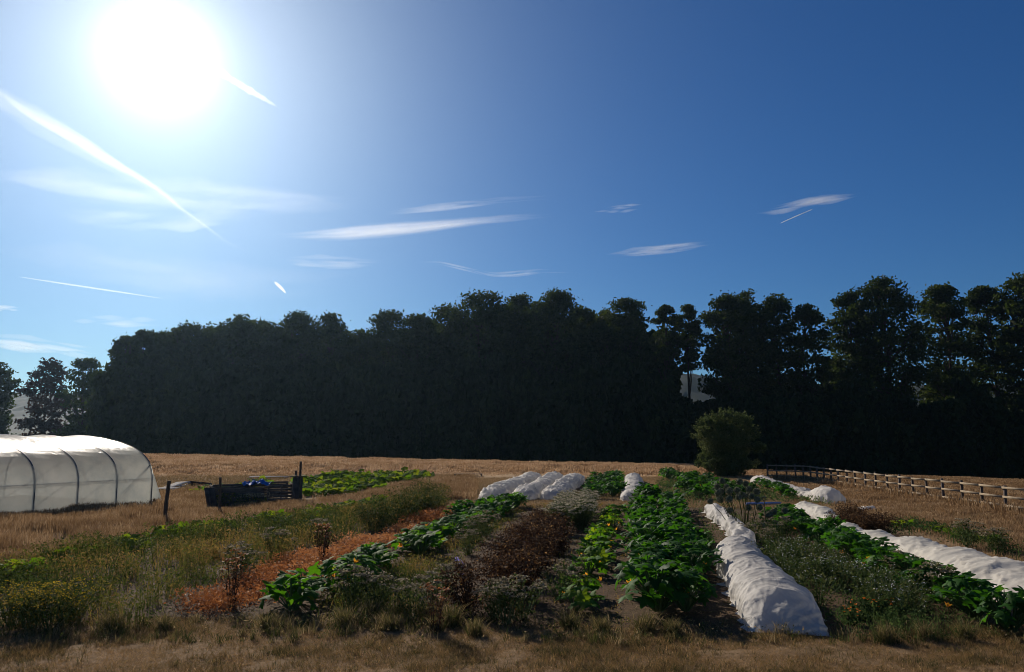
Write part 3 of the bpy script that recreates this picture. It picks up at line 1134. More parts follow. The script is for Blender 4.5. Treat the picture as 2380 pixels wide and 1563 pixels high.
# the near tunnel: its twisted tail, its narrowed neck, its wide body with a draped open end
sweep('fleece_tunnel', 'large white fleece tunnel in front with twisted tail and draped near end', [
    Gs(1836, 1476, .66, .62), Gs(1814, 1442, .68, .66), Gs(1790, 1410, .66, .64), Gs(1765, 1375, .64, .60), Gs(1744, 1348, .63, .56), Gs(1727, 1325, .63, .58), Gs(1714, 1306, .62, .60),
    Gs(1724, 1292, .44, .58), Gs(1730, 1282, .32, .52, .05), Gs(1727, 1268, .30, .42, .1), Gs(1712, 1250, .32, .40, .12), Gs(1697, 1234, .30, .38, .12), Gs(1682, 1222, .32, .42, .1), Gs(1666, 1208, .36, .46, .1), Gs(1655, 1196, .30, .42, .12)],
    M_fleece, None, 1.3, .16, .042, (.8, .4), 90, .035, 1.6, .12, flat_end=True, seed=1, with_hoops=True)
sweep('fleece_sheet', 'long cream fleece cover humped over a row at the far right', [
    Gs(2560, 1440, .8, .55), Gs(2440, 1410, .9, .6), Gs(2375, 1390, .85, .62), Gs(2300, 1362, .85, .72), Gs(2240, 1338, .8, .62), Gs(2180, 1315, .66, .58), Gs(2110, 1290, .6, .52), Gs(2050, 1272, .52, .44),
    Gs(1990, 1254, .46, .40), Gs(1950, 1236, .42, .44), Gs(1925, 1218, .42, .52), Gs(1900, 1206, .5, .62), Gs(1872, 1198, .55, .60), Gs(1850, 1192, .5, .45)],
    M_fleece2, None, 2.3, .20, .07, (.6, .6), 60, .06, 0, .12, seed=2)
names = [('leftmost', 1136, 1163, 1243, 1118), ('middle', 1213, 1164, 1295, 1119), ('rightmost', 1281, 1164, 1338, 1120)]
for k, (w_, xa, ya, xb, yb) in enumerate(names):
    a, c = G(xa, ya), G(xb, yb)
    st = [(a + (c - a) * t, .62 + .03 * math.sin(t * 9 + k), .70 + .04 * math.sin(t * 7 + k * 2), 0) for t in np.linspace(0, 1, 9)]
    sweep('fleece_tunnel', 'white fleece tunnel, %s of the three side by side beyond the track' % w_, st, M_fleece, 'three fleece tunnels side by side beyond the track', 1.5, .19, .11, (.9, .6), 50, .06, seed=3 + k, with_hoops=True, lk=.2)
a, c = G(1472, 1166), G(1472, 1120)
st = [(a + (c - a) * t, .66 - .06 * t, .62 + .15 * t, 0) for t in np.linspace(0, 1, 9)]
sweep('fleece_tunnel', 'short looking white fleece tunnel standing alone between two leafy beds', st, M_fleece, None, 3.2, .22, .07, (.8, .6), 44, .09, seed=9, with_hoops=True, lk=.2)
sweep('fleece_sheet', 'collapsed white fleece sheet ending in a round hump near the fence', [
    Gs(1948, 1172, .55, .62), Gs(1925, 1168, .62, .95), Gs(1905, 1162, .6, .7), Gs(1885, 1157, .5, .35), Gs(1862, 1152, .48, .42), Gs(1838, 1145, .46, .5), Gs(1815, 1137, .46, .42), Gs(1795, 1131, .5, .45), Gs(1775, 1126, .5, .6), Gs(1754, 1122, .5, .62)],
    M_fleece, None, 1.9, .22, .13, (.6, .6), 36, .1, 0, .15, seed=12)
sweep('fleece_bundle', 'small crumpled heap of white fleece lying on the grass', [Gs(1988, 1184, .22, .16), Gs(2008, 1186, .34, .2), Gs(2032, 1184, .22, .15)], M_fleece, None, .5, .4, .09, (.3, .3), 26, .05, 0, .15, seed=15)
a = G(1395, 1128)
sweep('fleece_end', 'scrap of white fleece showing left of the back leafy bed', [(a, .3, .4, 0), (a + [.3, 1.4, 0], .35, .45, 0), (a + [.6, 3, 0], .3, .4, 0)], M_fleece, None, 1.2, .2, .06, (.4, .4), 20, .12, seed=17)

# ------------------------------------------------------------------ squash and courgette plants


def leaf_shape(n=30, lobed=.35):
    th = np.linspace(0, 2 * np.pi, n, endpoint=False)
    r = 1 - lobed + lobed * np.abs(np.cos(2.5 * th)) ** 1.1 + .07 * np.cos(th * 10)
    notch = np.exp(-((np.abs(th - np.pi)) / .28) ** 2)
    r = r * (1 - .75 * notch) * (1 + .06 * np.cos(th))
    return th, r


def big_leaf(bag, base, dirv, size, tilt, rnd, lobed=.35):
    """broad lobed leaf: base point, heading, size, droop"""
    th, r = leaf_shape(30, lobed)
    r = r * (1 + rng.normal(size=len(r)) * .05)
    P = [np.zeros((1, 3))]
    for f in (.5, 1.0):
        x = np.cos(th) * r * f
        y = np.sin(th) * r * f
        z = -.22 * (x * x + y * y) + .10 * np.abs(np.cos(2.5 * th)) * f - .25 * np.abs(y) * f * .5 + rng.normal(size=len(r)) * .03 * f
        P.append(np.stack([x, y, z], 1))
    P = np.concatenate(P) * size
    P[:, 0] += size * .25
    n = len(th)
    Rz = np.array(Matrix.Rotation(dirv, 3, 'Z') @ Matrix.Rotation(tilt, 3, 'Y') @ Matrix.Rotation(rng.normal() * .3, 3, 'X'))
    V = P @ Rz.T + base
    j = np.arange(n)
    tri = np.stack([np.zeros(n, int), 1 + j, 1 + (j + 1) % n], 1)
    quad = np.stack([1 + j, 1 + n + j, 1 + n + (j + 1) % n, 1 + (j + 1) % n], 1)
    bag.add(V, tri, rnd)
    bag.V.append(np.zeros((0, 3)))
    bag.A.append(np.zeros(0))
    o = bag.n - len(V)
    bag.F.setdefault(4, []).append(quad + o)
    bag.M.setdefault(4, []).append(np.zeros(n))


def courgette(mat, nl=17, rad=.52, hgt=.58, ls=.20, lobed=.35, flowers=1, name='courgette_plant'):
    r = thing(name, 'x', 'plant', (0, 0, -400))
    lb, sb = Bag(), Bag()
    for i in range(nl):
        a = i * 2.4 + rng.normal() * .3
        f = math.sqrt((i + .5) / nl)
        rr = rad * f * rng.uniform(.75, 1.1)
        z = hgt * (1.02 - .55 * f ** 2) * rng.uniform(.8, 1.12)
        base = np.array([math.cos(a) * rr, math.sin(a) * rr, z])
        st = np.array([math.cos(a) * .06, math.sin(a) * .06, .05])
        mid = (st + base) / 2 + np.array([0, 0, .09])
        polytube(sb, [st, mid, base], [.014, .011, .008], 5, rng.random(), False)
        big_leaf(lb, base, a + rng.normal() * .4, ls * rng.uniform(.7, 1.2), rng.uniform(-.75, .95) * (.4 + f), np.clip(rng.normal(.5, .2) + (.3 if rng.random() < .06 else 0), 0, 1), lobed)
    lb.build('leaves', mat, r)
    sb.build('stalks', M_stalk, r)
    for q in range(flowers):
        a = rng.uniform(0, 6.28)
        fb = Bag()
        for k in range(5):
            t = k * 1.2566
            c, s_ = math.cos(t), math.sin(t)
            fb.add([[0, 0, 0], [c * .03 - s_ * .025, s_ * .03 + c * .025, .05], [c * .075, s_ * .075, .09], [c * .03 + s_ * .025, s_ * .03 - c * .025, .05]], [[0, 1, 2, 3]], rng.random())
        f = fb.build('flower', M_flower_o, r)
        rr = rng.uniform(.2, .5)
        f.location = (math.cos(a) * rr, math.sin(a) * rr, rng.uniform(.22, .5))
        f.rotation_euler = (rng.normal() * .6, rng.normal() * .6, a)
    return r


PG = [courgette(M_courg, 26, .50, .56, .155, .46, fl) for fl in (1, 0, 2, 1)]
PD = [courgette(M_courg_dk, 50, .64, .80, .165, .55, fl) for fl in (1, 0, 1, 0, 2)]
PM = [courgette(M_mid, 20, .46, .50, .17, .46, fl) for fl in (1, 1, 2)]
PY = [courgette(M_courg_yl, 13, .55, .34, .18, .22, fl, 'squash_plant') for fl in (0, 0, 0)]


def plant_row(protos, p0, p1, n, sc, lab, group, jit=.12, skip=(), lateral=0.0, start=0):
    a, c = G(*p0), G(*p1)
    d = unit(c - a)
    s = np.array([d[1], -d[0], 0])
    cnt = 0
    for i in range(n):
        if i in skip:
            continue
        p = a + (c - a) * (i + rng.uniform(-.2, .2)) / max(1, n - 1) + s * (rng.normal() * jit + lateral)
        p[2] = float(T(p[0], p[1])) - .02
        scale = sc * rng.uniform(.85, 1.15)
        w_ = ordw[cnt] if cnt < len(ordw) else 'far'
        dup(protos[int(rng.integers(len(protos)))], p, rng.uniform(0, 6.28), scale, lab % w_, group, rng.normal() * .05)
        cnt += 1


plant_row(PG, (672, 1424), (1190, 1180), 27, 1.05, 'courgette plant, %s from the near end of the row left of the dark red plants', 'courgettes left of the dark red row', .15, (7, 14))
plant_row(PD, (1075, 1212), (1195, 1182), 9, .85, 'bushy courgette plant, %s in the thick far end of the left courgette row', 'bushy courgettes at the far end of the left row', .3)
plant_row(PM, (1334, 1424), (1425, 1200), 15, .88, 'bright green courgette plant, %s from the near end of the narrow middle row', 'courgettes in the narrow middle row', .07, (2, 9))
plant_row(PD, (1532, 1420), (1500, 1190), 17, .98, 'large courgette plant, %s from the near end on the left side of the wide row', 'courgettes in the wide row', .1)
plant_row(PD, (1612, 1424), (1562, 1186), 17, .98, 'large courgette plant, %s from the near end on the right side of the wide row', 'courgettes in the wide row', .1)
plant_row(PD, (1530, 1172), (1515, 1166), 3, 1.0, 'large courgette plant, %s in the far tip of the wide row', 'courgettes in the wide row', .3)
plant_row(PD, (2330, 1466), (1808, 1208), 24, .80, 'courgette plant, %s from the near end of the row beside the cream fleece', 'courgettes beside the cream fleece', .18, (4,))
plant_row(PD, (1370, 1158), (1415, 1118), 10, .85, 'courgette plant, %s from the track in the bed right of the three tunnels', 'courgettes right of the three tunnels', .35)
plant_row(PD, (1425, 1156), (1430, 1118), 9, .95, 'courgette plant, %s from the track beside the lone back tunnel', 'courgettes beside the lone back tunnel', .2)
plant_row(PD, (1660, 1160), (1560, 1114), 12, .95, 'courgette plant, %s from the track in the bed behind the leek heads', 'courgettes behind the leek heads', .5)
plant_row(PD, (1735, 1156), (1610, 1116), 10, .8, 'courgette plant, %s from the track on the right of the back leafy bed', 'courgettes on the right of the back bed', .4)
plant_row(PD, (1850, 1160), (1765, 1130), 8, .72, 'courgette plant, %s from the near end of the row by the collapsed fleece', 'courgettes by the collapsed fleece', .2)
plant_row(PY, (10, 1352), (180, 1298), 8, 1.0, 'yellow green squash plant, %s from the left in the far left row', 'squash plants at the far left', .15, (3,))
plant_row(PY, (262, 1280), (300, 1272), 3, .9, 'yellow green squash plant, %s in the small clump beside the tall dry grass', 'squash clump beside the dry grass', .3)
plant_row(PY, (390, 1252), (890, 1172), 24, 1.05, 'sprawling squash plant, %s from the left along the edge of the weedy bed', 'squash plants along the weedy bed', .3, (5, 6, 12))
for row_i, (yy, x0, x1, n) in enumerate([(1152, 712, 800, 7), (1140, 706, 880, 10), (1129, 704, 950, 13), (1120, 716, 985, 13), (1112, 760, 990, 10)]):
    plant_row(PY, (x0, yy), (x1, yy - 2), n, 1.45, 'squash plant, %s from the left in row ' + ['nearest the viewer', 'two', 'three', 'four', 'farthest back'][row_i] + ' of the distant squash patch', 'distant squash patch', .5)
plant_row(PY, (440, 1150), (640, 1128), 9, 1.1, 'squash plant, %s from the left behind the compost bay', 'squash plants behind the compost bay', .5)
plant_row(PY, (2115, 1228), (2300, 1262), 6, .75, 'small squash plant, %s from the left in the weedy bed below the fence', 'small squash plants below the fence', .3)
for r in PG + PD + PM + PY:
    kill(r)

# ------------------------------------------------------------------ herbs, flowers and seed heads


def herb(name, cat, lab, mat, hgt, rad, nst, nleaf, lsize, heads=None, hmat=None, hsize=.03, hn=8, stemmat=None, bushy=.5, hpart='flower_head', spread=.5, headr=.05, up=0.0):
    """a plant of several leafy stems from one root, each topped by a head"""
    r = thing(name, lab, cat, (0, 0, -300))
    lb, sb, hb = Bag(), Bag(), Bag()
    for i in range(nst):
        a = rng.uniform(0, 6.28)
        q = math.sqrt(rng.random())
        tip = np.array([math.cos(a) * rad * q, math.sin(a) * rad * q, hgt * (1 - .28 * q * q) * rng.uniform(.78, 1.08)])
        b0 = np.array([math.cos(a), math.sin(a), 0]) * rad * q * spread * .5
        mid = (b0 + tip) / 2 + np.array([0, 0, hgt * .08])
        polytube(sb, [b0, mid, tip], [.006, .005, .003], 4, rng.random(), False)
        m = max(1, nleaf // nst)
        t = rng.random(m) ** bushy
        P = b0 + (tip - b0) * t[:, None] + rng.normal(size=(m, 3)) * np.array([1, 1, .6]) * rad * .16
        P[:, 2] = np.abs(P[:, 2])
        lb.add(*cards(P, lsize * rng.uniform(.5, 1.3, m), np.clip(rng.normal(.45, .2) + rng.normal(size=m) * .18, 0, 1), .42, up))
        if heads:
            k = hn
            g = rng.normal(size=(k, 3)) * np.array([headr, headr, headr * .22])
            lb.add(*cards(tip + g + [0, 0, .02], hsize, np.clip(rng.random(k), 0, 1), .8, .85), m=1)
    lb.build('foliage', [mat, hmat] if heads else mat, r)
    sb.build('stems', stemmat or M_stalk, r)
    if heads:
        pass
    return r


def scatter_copies(protos, pts, sc, labs, group=None, zs=1.0):
    for i, p in enumerate(pts):
        g = G(*p)
        g[2] -= .02
        s = sc * rng.uniform(.85, 1.15)
        lab = labs[i] if isinstance(labs, (list, tuple)) else (labs % ordw[min(i, 29)] if '%s' in labs else labs)
        dup(protos[i % len(protos)], g, rng.uniform(0, 6.28), (s, s, s * zs), lab, group)
    for r in protos:
        kill(r)


# dark red seeding plants in their row
pr = [herb('amaranth_plant', 'plant', 'x', M_dark, 1.05, .62, 34, 1500, .042, True, M_brownw, .03, 10, M_bark, .8, 'seed_head', headr=.05) for _ in range(4)]
a, c = G(1150, 1420), G(1285, 1225)
for i in range(19):
    p = a + (c - a) * (i / 18) + np.array([rng.normal() * .16 + (.42 if i % 2 else -.38), rng.normal() * .1, 0])
    p[2] = float(T(p[0], p[1]))
    s = rng.uniform(.7, .98) * (1.0 if i < 13 else .85)
    dup(pr[i % 4], p, rng.uniform(0, 6.28), s, 'dark red seeding plant, %s from the near end of the tall dark row' % ordw[i], 'dark red seeding plants in a row')
for r in pr:
    kill(r)
# dark brown bushes beyond the cream sheet
pr = [herb('seeding_bush', 'plant', 'x', M_brownw, 1.0, .8, 40, 2200, .05, stemmat=M_bark, bushy=.7) for _ in range(2)]
scatter_copies(pr, [(1955, 1236), (1978, 1226), (2020, 1244), (2045, 1250), (2000, 1240)], .78,
               ['dark brown seeding bush, %s from the left behind the cream fleece' % ordw[i] for i in range(5)], 'dark brown bushes behind the cream fleece')
# feverfew hedge with a pale flowering top
pr = [herb('feverfew_plant', 'plant', 'x', M_sage, 1.0, .55, 60, 2200, .035, True, M_cream, .026, 18, None, .6, 'flower_head', headr=.045) for _ in range(2)]
a, c = G(1325, 1240), G(1345, 1192)
for i in range(10):
    p = a + (c - a) * (i / 9) + np.array([(.35 if i % 2 else -.35), 0, 0])
    p[2] = float(T(p[0], p[1]))
    dup(pr[i % 2], p, rng.uniform(0, 6.28), 1.0, 'white topped feverfew plant, %s from the near end of the rounded hedge' % ordw[i], 'feverfew plants in the rounded hedge')
for r in pr:
    kill(r)
# yarrow
pr = [herb('yarrow_plant', 'plant', 'x', M_sage, .62, .36, 20, 420, .035, True, M_umbel, .022, 22, None, .6, headr=.04) for _ in range(4)]
YP = [(1175, 1452, 'in front of the dark red row'), (1150, 1440, 'in front of the dark red row, left of another'), (1210, 1440, 'right of the dark red row front'), (880, 1425, 'at the front left of the courgette row'), (820, 1418, 'beside the nearest courgettes on the left'),
      (960, 1440, 'in the weedy front edge of the plot'), (1010, 1415, 'left of the tall dark row'), (1040, 1380, 'between courgettes and dark row, near end'), (1090, 1290, 'left of the dark row halfway back'), (1110, 1260, 'left of the dark row farther back'),
      (1130, 1245, 'left of the dark row near its far end'), (560, 1345, 'at the left edge of the orange bed'), (740, 1262, 'above the orange bed'),
      (870, 1228, 'beside the far orange bed'), (1750, 1262, 'by the stems of the leek heads'), (1785, 1275, 'right of the neck of the fleece tunnel'), (1820, 1260, 'between fleece tunnel and right courgettes'), (2180, 1400, 'beside the near right courgettes'),
      (2100, 1360, 'left of the right courgettes'), (2320, 1290, 'beyond the cream fleece, right edge'), (2250, 1275, 'beyond the cream fleece'), (640, 1300, 'in the middle of the weedy left bed'), (1305, 1395, 'left of the narrow middle courgettes')]
for i, (x, y, w_) in enumerate(YP):
    g = G(x, y)
    dup(pr[i % 4], g, rng.uniform(0, 6.28), rng.uniform(.9, 1.3), 'pale topped yarrow plant ' + w_, 'yarrow plants')
for r in pr:
    kill(r)
# goldenrod at lower left
pr = [herb('ragwort_plant', 'plant', 'x', M_weed, .72, .5, 40, 900, .032, True, M_flower_y, .014, 9, None, .6, headr=.05) for _ in range(2)]
scatter_copies(pr, [(75, 1462), (120, 1465), (30, 1455), (165, 1450)], 1.0, ['yellow flowered bush, %s of four in the lower left corner' % w_ for w_ in ('left middle', 'right middle', 'leftmost', 'rightmost')], 'yellow flowered bushes in the corner')
# marigolds
pr = [herb('marigold_plant', 'plant', 'x', M_weed_g, .34, .28, 12, 420, .05, True, M_flower_c, .02, 5, None, .7, 'flower', headr=.012) for _ in range(2)]
scatter_copies(pr, [(1975, 1452), (2005, 1440), (2045, 1440)], 1.0, ['orange marigold plant, %s of three right of the fleece tunnel' % w_ for w_ in ('leftmost', 'middle', 'rightmost')], 'orange marigolds')
# daisies in the bed right of the near tunnel
pr = [herb('daisy_plant', 'plant', 'x', M_sage, .55, .42, 26, 620, .032, True, M_flower_w, .012, 2, None, .6, 'flower', headr=.014) for _ in range(4)]
DP = []
a0, c0 = G(2030, 1448), G(1845, 1300)
for i in range(22):
    p = a0 + (c0 - a0) * (i / 21) + np.array([rng.uniform(-.9, 1.0), rng.normal() * .2, 0])
    p[2] = float(T(p[0], p[1]))
    dup(pr[i % 4], p, rng.uniform(0, 6.28), rng.uniform(.85, 1.2), 'white daisy plant, %s from the near end of the flowering bed' % ordw[i], 'white daisies right of the fleece tunnel')
for r in pr:
    kill(r)
# light green bushy plant left of the tail of the fleece
pr = [herb('bean_plant', 'plant', 'x', M_weed_g, .5, .45, 20, 600, .05, bushy=.6) for _ in range(2)]
scatter_copies(pr, [(1612, 1275), (1634, 1262), (1628, 1290), (1600, 1262)], 1.0, ['light green bushy plant, %s in the clump left of the fleece tail' % ordw[i] for i in range(4)], 'light green plants by the fleece tail')
# tall weedy bush at (960,1180) and others in the left bed
pr = [herb('fennel_plant', 'plant', 'x', M_weed, 1.25, .95, 60, 3000, .045, True, M_weed, .02, 8, None, .8, 'seed_head', headr=.05) for _ in range(3)]
scatter_copies(pr, [(925, 1215), (960, 1200), (995, 1186), (880, 1232), (985, 1200)], 1.0, ['tall feathery green plant, %s in the clump at the top of the weedy bed' % ordw[i] for i in range(5)], 'tall feathery green plants')
# dark dry stalks
pr = [herb('dock_plant', 'plant', 'x', M_brownw, 1.0, .22, 10, 260, .035, True, M_orange, .025, 14, M_bark, .7, 'seed_head', headr=.05) for _ in range(2)]
scatter_copies(pr, [(1578, 1106), (1010, 1475), (745, 1318), (540, 1412)], 1.0, ['tall rusty seeding dock at the far edge of the field', 'rusty seeding dock at the front edge of the plot', 'brown dock stalk standing in the orange bed', 'brown dock stalks at the near left of the orange bed'], None)

# straw coloured tussocks at the front edge
pr = []
for q in range(3):
    r = thing('grass_tussock', 'x', 'grass tussock', (0, 0, -200))
    b = Bag()
    n = 170
    a_ = rng.uniform(0, 6.28, n)
    rr_ = rng.random(n) ** .7 * .16
    Pq = np.stack([np.cos(a_) * rr_, np.sin(a_) * rr_, np.zeros(n)], 1)
    add_blades(b, Pq, rng.uniform(.10, .36, n), .008, rn(n, .6, .2), lean=.75, fat=True)
    add_blades(b, Pq, rng.uniform(.08, .3, n), .009, rn(n, .35, .2), lean=.9)
    b.build('blades', M_fringe, r)
    pr.append(r)
TP_ = [(1500, 1468, 'left of two in front of the wide courgette row'), (1560, 1474, 'right of two in front of the wide courgette row'), (1012, 1470, 'at the front left of the dark row'), (1325, 1462, 'in front of the narrow middle row'),
       (2240, 1486, 'in front of the right courgettes'), (1105, 1478, 'in front of the dark row'), (905, 1466, 'left of the front weeds near the left courgettes'), (620, 1462, 'at the front end of the orange bed'), (2060, 1494, 'in front of the marigolds'), (260, 1470, 'beside the yellow flowered bushes'), (860, 1440, 'between the left courgettes and the front weeds'), (930, 1432, 'in the weeds left of the dark row'), (990, 1440, 'close to the rusty dock'),
       (800, 1458, 'right of the orange bed front'), (1050, 1455, 'just left of the dark row front'), (1400, 1470, 'on the path between two courgette rows'), (2150, 1488, 'in front of the daisies'), (380, 1466, 'left of the orange bed front')]
for i, (x, y, w_) in enumerate(TP_):
    dup(pr[i % 3], G(x, y), rng.uniform(0, 6.28), rng.uniform(.8, 1.2), 'straw coloured grass tussock ' + w_, 'grass tussocks along the front edge')
for r in pr:
    kill(r)

# leek seed heads: one stalk and ball each
HD = [(180, 330), (305, 335), (352, 348), (145, 372), (210, 372), (372, 388), (290, 400), (175, 402), (232, 402), (152, 420), (325, 432), (430, 408), (367, 435), (392, 441), (300, 448), (165, 465), (232, 462), (95, 478), (237, 543), (372, 525), (452, 522), (555, 555), (525, 575), (437, 465), (635, 545)]
bs = G(1735, 1240)
for i, (zx, zy) in enumerate(HD):
    px, py = (2400 + zx / 2.1174) / 1.4807, (1500 + zy / 2.1174) / 1.4807
    Y = bs[1] + rng.uniform(-1.0, 1.0)
    hp = at(px, py, Y)
    bx = 1735 + (px - 1735) * .38
    base = at(bx, 1240, Y)
    base[2] = float(T(base[0], Y))
    vert = ('upper ' if zy < 400 else ('lower ' if zy > 480 else ''))
    r = thing('leek_plant', 'leek stalk with round grey seed ball, %s of its group from the left' % ordw[sorted(range(25), key=lambda q: HD[q][0]).index(i)], 'leek', base, 0, 'leek stalks with round seed balls')
    b = Bag()
    q = hp - base
    rad = .115 * rng.uniform(.85, 1.1)
    d = unit(rng.normal(size=(420, 3)))
    b.add(*cards(q + d * rad * rng.uniform(.75, 1.0, 420)[:, None], .02, np.clip(rng.random(420), 0, 1), .7))
    th = np.linspace(0, np.pi, 8)[1:-1]
    core = np.array([[math.cos(f) * math.sin(t), math.sin(f) * math.sin(t), math.cos(t)] for t in th for f in np.linspace(0, 6.283, 10, endpoint=False)]) * rad * .8 + q
    fc = [[k * 10 + j, k * 10 + (j + 1) % 10, (k + 1) * 10 + (j + 1) % 10, (k + 1) * 10 + j] for k in range(5) for j in range(10)]
    b.add(core, fc, .2)
    b.build('seed_ball', M_globe, r)
    b = Bag()
    polytube(b, [(0, 0, 0), q * .45 + np.array([rng.normal() * .05, 0, .12]), q], [.013, .011, .008], 5)
    b.build('stalk', M_sage, r)

# ------------------------------------------------------------------ tool, pipe, posts, pallets, compost bay
sp0 = G(1779, 1222)
r = thing('garden_spade', 'garden spade with wooden shaft stuck upright among the leek stalks', 'spade', sp0, .2)
b = Bag()
polytube(b, [(0, 0, .05), (0, 0, .88)], .019, 8)
b.build('shaft', M_toolwood, r, True)
b = Bag()
polytube(b, [(0, 0, .86), (-.06, 0, .93), (-.075, 0, 1.02)], .014, 6)
polytube(b, [(0, 0, .86), (.06, 0, .93), (.075, 0, 1.02)], .014, 6)
polytube(b, [(-.085, 0, 1.02), (.085, 0, 1.02)], .018, 7)
b.build('grip', M_bluemetal, r, True)
b = Bag()
box(b, (0, 0, -.02), (.19, .012, .26))
box(b, (0, 0, .1), (.06, .035, .1))
b.build('blade', M_bluemetal, r)
a, c = G(1733, 1176), G(1814, 1174)
r = thing('plastic_gutter', 'pale blue length of plastic lying across the track behind the spade', 'plastic length', a)
b = Bag()
n = 7
th = np.linspace(np.pi * .0, np.pi, n)
d = c - a
V = []
for e in (0, 1):
    for rr in (.13, .118):
        for t_ in th:
            V.append(d * e + np.array([0, math.cos(t_) * rr, .14 - math.sin(t_) * rr * .9]))
V = np.array(V)
fc = []
for j in range(n - 1):
    fc += [[j, j + 1, 2 * n + j + 1, 2 * n + j], [n + j + 1, n + j, 3 * n + j, 3 * n + j + 1], [j + 1, j, n + j, n + j + 1], [2 * n + j, 2 * n + j + 1, 3 * n + j + 1, 3 * n + j]]
fc += [[0, 2 * n, 3 * n, n], [n - 1, 2 * n - 1, 4 * n - 1, 3 * n - 1]]
b.add(V, fc)
b.build('trough', M_pipe, r)


def stake(px, pyb, pyt, label, rad=.05, tilt=0.0, mat=None):
    g = G(px, pyb)
    tp = at(px, pyt, g[1])
    h = tp[2] - g[2]
    r = thing('wooden_stake', label, 'post', g)
    b = Bag()
    polytube(b, [(-tilt * .2, 0, -.3), (0, 0, h * .5), (tilt, 0, h)], [rad, rad * .96, rad * .92], 8)
    o = b.build('shaft', mat or M_post, r)
    return r


stake(383, 1219, 1118, 'thick dark stake nearest the end of the polytunnel', .075, .06)
stake(509, 1199, 1110, 'dark stake in front of the left side of the compost bay', .06, -.03)
stake(695, 1178, 1073, 'tallest post, standing at the right corner of the compost bay', .062, 0)
stake(685, 1176, 1094, 'shorter post just left of the tallest post', .07, 0)


def pallet(name, label, loc, rz, L=1.2, Wd=1.0, mat=M_pallet, tilt=(0, 0), group=None, nsl=7):
    r = thing(name, label, 'pallet', loc, rz, group)
    r.rotation_euler = (tilt[0], tilt[1], rz)
    b = Bag()
    for i in range(nsl):
        box(b, (0, -Wd / 2 + .05 + i * (Wd - .1) / (nsl - 1), .13), (L, .10, .02), A=rng.random())
    b.build('top_slats', mat, r)
    for i in range(3):
        for j in range(3):
            b = Bag()
            box(b, (-L / 2 + .07 + i * (L - .14) / 2, -Wd / 2 + .06 + j * (Wd - .12) / 2, .074), (.12, .1, .088))
            b.build('block', mat, r)
    b = Bag()
    for i in range(3):
        box(b, (-L / 2 + .07 + i * (L - .14) / 2, 0, .018), (.1, Wd, .02), A=rng.random())
    b.build('bottom_boards', mat, r)
    return r


g = G(418, 1134)
pallet('pallet', 'bleached pallet propped at a slant on the bare bed', g + [-.3, 0, .05], -.5, 1.3, 1.3, M_palletl, (.25, -.06))
g = G(447, 1131)
pallet('pallet', 'dark pallet leaning beside the bleached pallet', g + [.3, .6, .05], .3, 1.3, 1.2, M_pallet, (-.15, .12))
g = G(388, 1140)
pallet('pallet', 'low pale pallet lying flat beside the polytunnel end', g, .1, 1.2, 1.0, M_palletl)
g = G(625, 1112)
pallet('pallet', 'pale board pallet lying flat beyond the compost bay', g, .05, 2.6, 1.0, M_palletl, nsl=5)
g = G(1088, 1106)
pallet('pallet', 'dark pallet lying flat in the field left of the three tunnels', g, .05, 2.2, .8, M_pallet, nsl=5)
# compost bay built of pallets on edge
c0, c1 = G(494, 1186), G(692, 1178)
r = thing('compost_bay', 'compost bay walled with dark grey pallets stood on edge', 'compost bay', c0, math.atan2(*(c1 - c0)[[1, 0]]))
Lb = float(np.linalg.norm(c1 - c0))


def stand_panel(nm, x0, x1, y, h, n=6, horiz=True, lean_=0.0, dy=0.0):
    b = Bag()
    for k in range(n):
        z = .05 + (h - .1) * k / (n - 1)
        if horiz:
            beam(b, (x0, y + dy + lean_ * z, z), (x1, y + dy + lean_ * z, z), .1, .02, rng.random())
        else:
            x = x0 + (x1 - x0) * k / (n - 1)
            beam(b, (x, y + dy, 0), (x + lean_, y + dy, h), .1, .02, rng.random(), up=(1, 0, 0))
    if horiz:
        for x in (x0 + .06, (x0 + x1) / 2, x1 - .06):
            box(b, (x, y + dy + .045, h / 2), (.09, .06, h), A=rng.random())
    return b.build(nm, M_pallet, r)


stand_panel('front_panel', Lb * .62, Lb * .97, 0, 1.02, 7)
stand_panel('back_panel', Lb * .05, Lb * .5, 1.5, 1.05, 10)
stand_panel('back_panel', Lb * .5, Lb * .97, 1.5, 1.12, 10)
stand_panel('front_panel', Lb * .02, Lb * .60, .25, .92, 9)  # added panel: fills the open front, which is dark only from shade
stand_panel('corner_panel', Lb * .93, Lb * 1.03, -.08, 1.38, 5, False)
stand_panel('side_panel', -.15, .18, .0, 1.0, 6, False, -.22)
b = Bag()
for z in np.linspace(.08, 1.0, 7):
    beam(b, (Lb * .99, .05, z), (Lb * .99, 1.5, z), .1, .02, rng.random())
    beam(b, (0.05, .05, z), (0.05, 1.5, z), .1, .02, rng.random())
b.build('side_boards', M_pallet, r)
b = Bag()
box(b, (Lb * .985, -.02, 1.42), (.75, .5, .03))
b.build('top_board', M_pallet, r)
# heap in the bay
hb = Bag()
cc, ss_ = math.cos(r.rotation_euler[2]), math.sin(r.rotation_euler[2])
n = 5200
x = rng.uniform(.15, Lb * .95, n)
y = rng.uniform(.1, 1.42, n)
z = np.abs(rng.normal(.0, .25, n)) * .25 + rng.random(n) * (.45 + .25 * np.sin(x * 1.1 + 1.0))
hb.add(*cards(np.stack([x, y, z], 1), .07, rng.random(n), .4))
ho = hb.build('compost_heap', M_weed)
ho.location = c0
ho.rotation_euler = (0, 0, r.rotation_euler[2])
tag(ho, 'heap of rotting plant waste inside the pallet compost bay', 'compost')
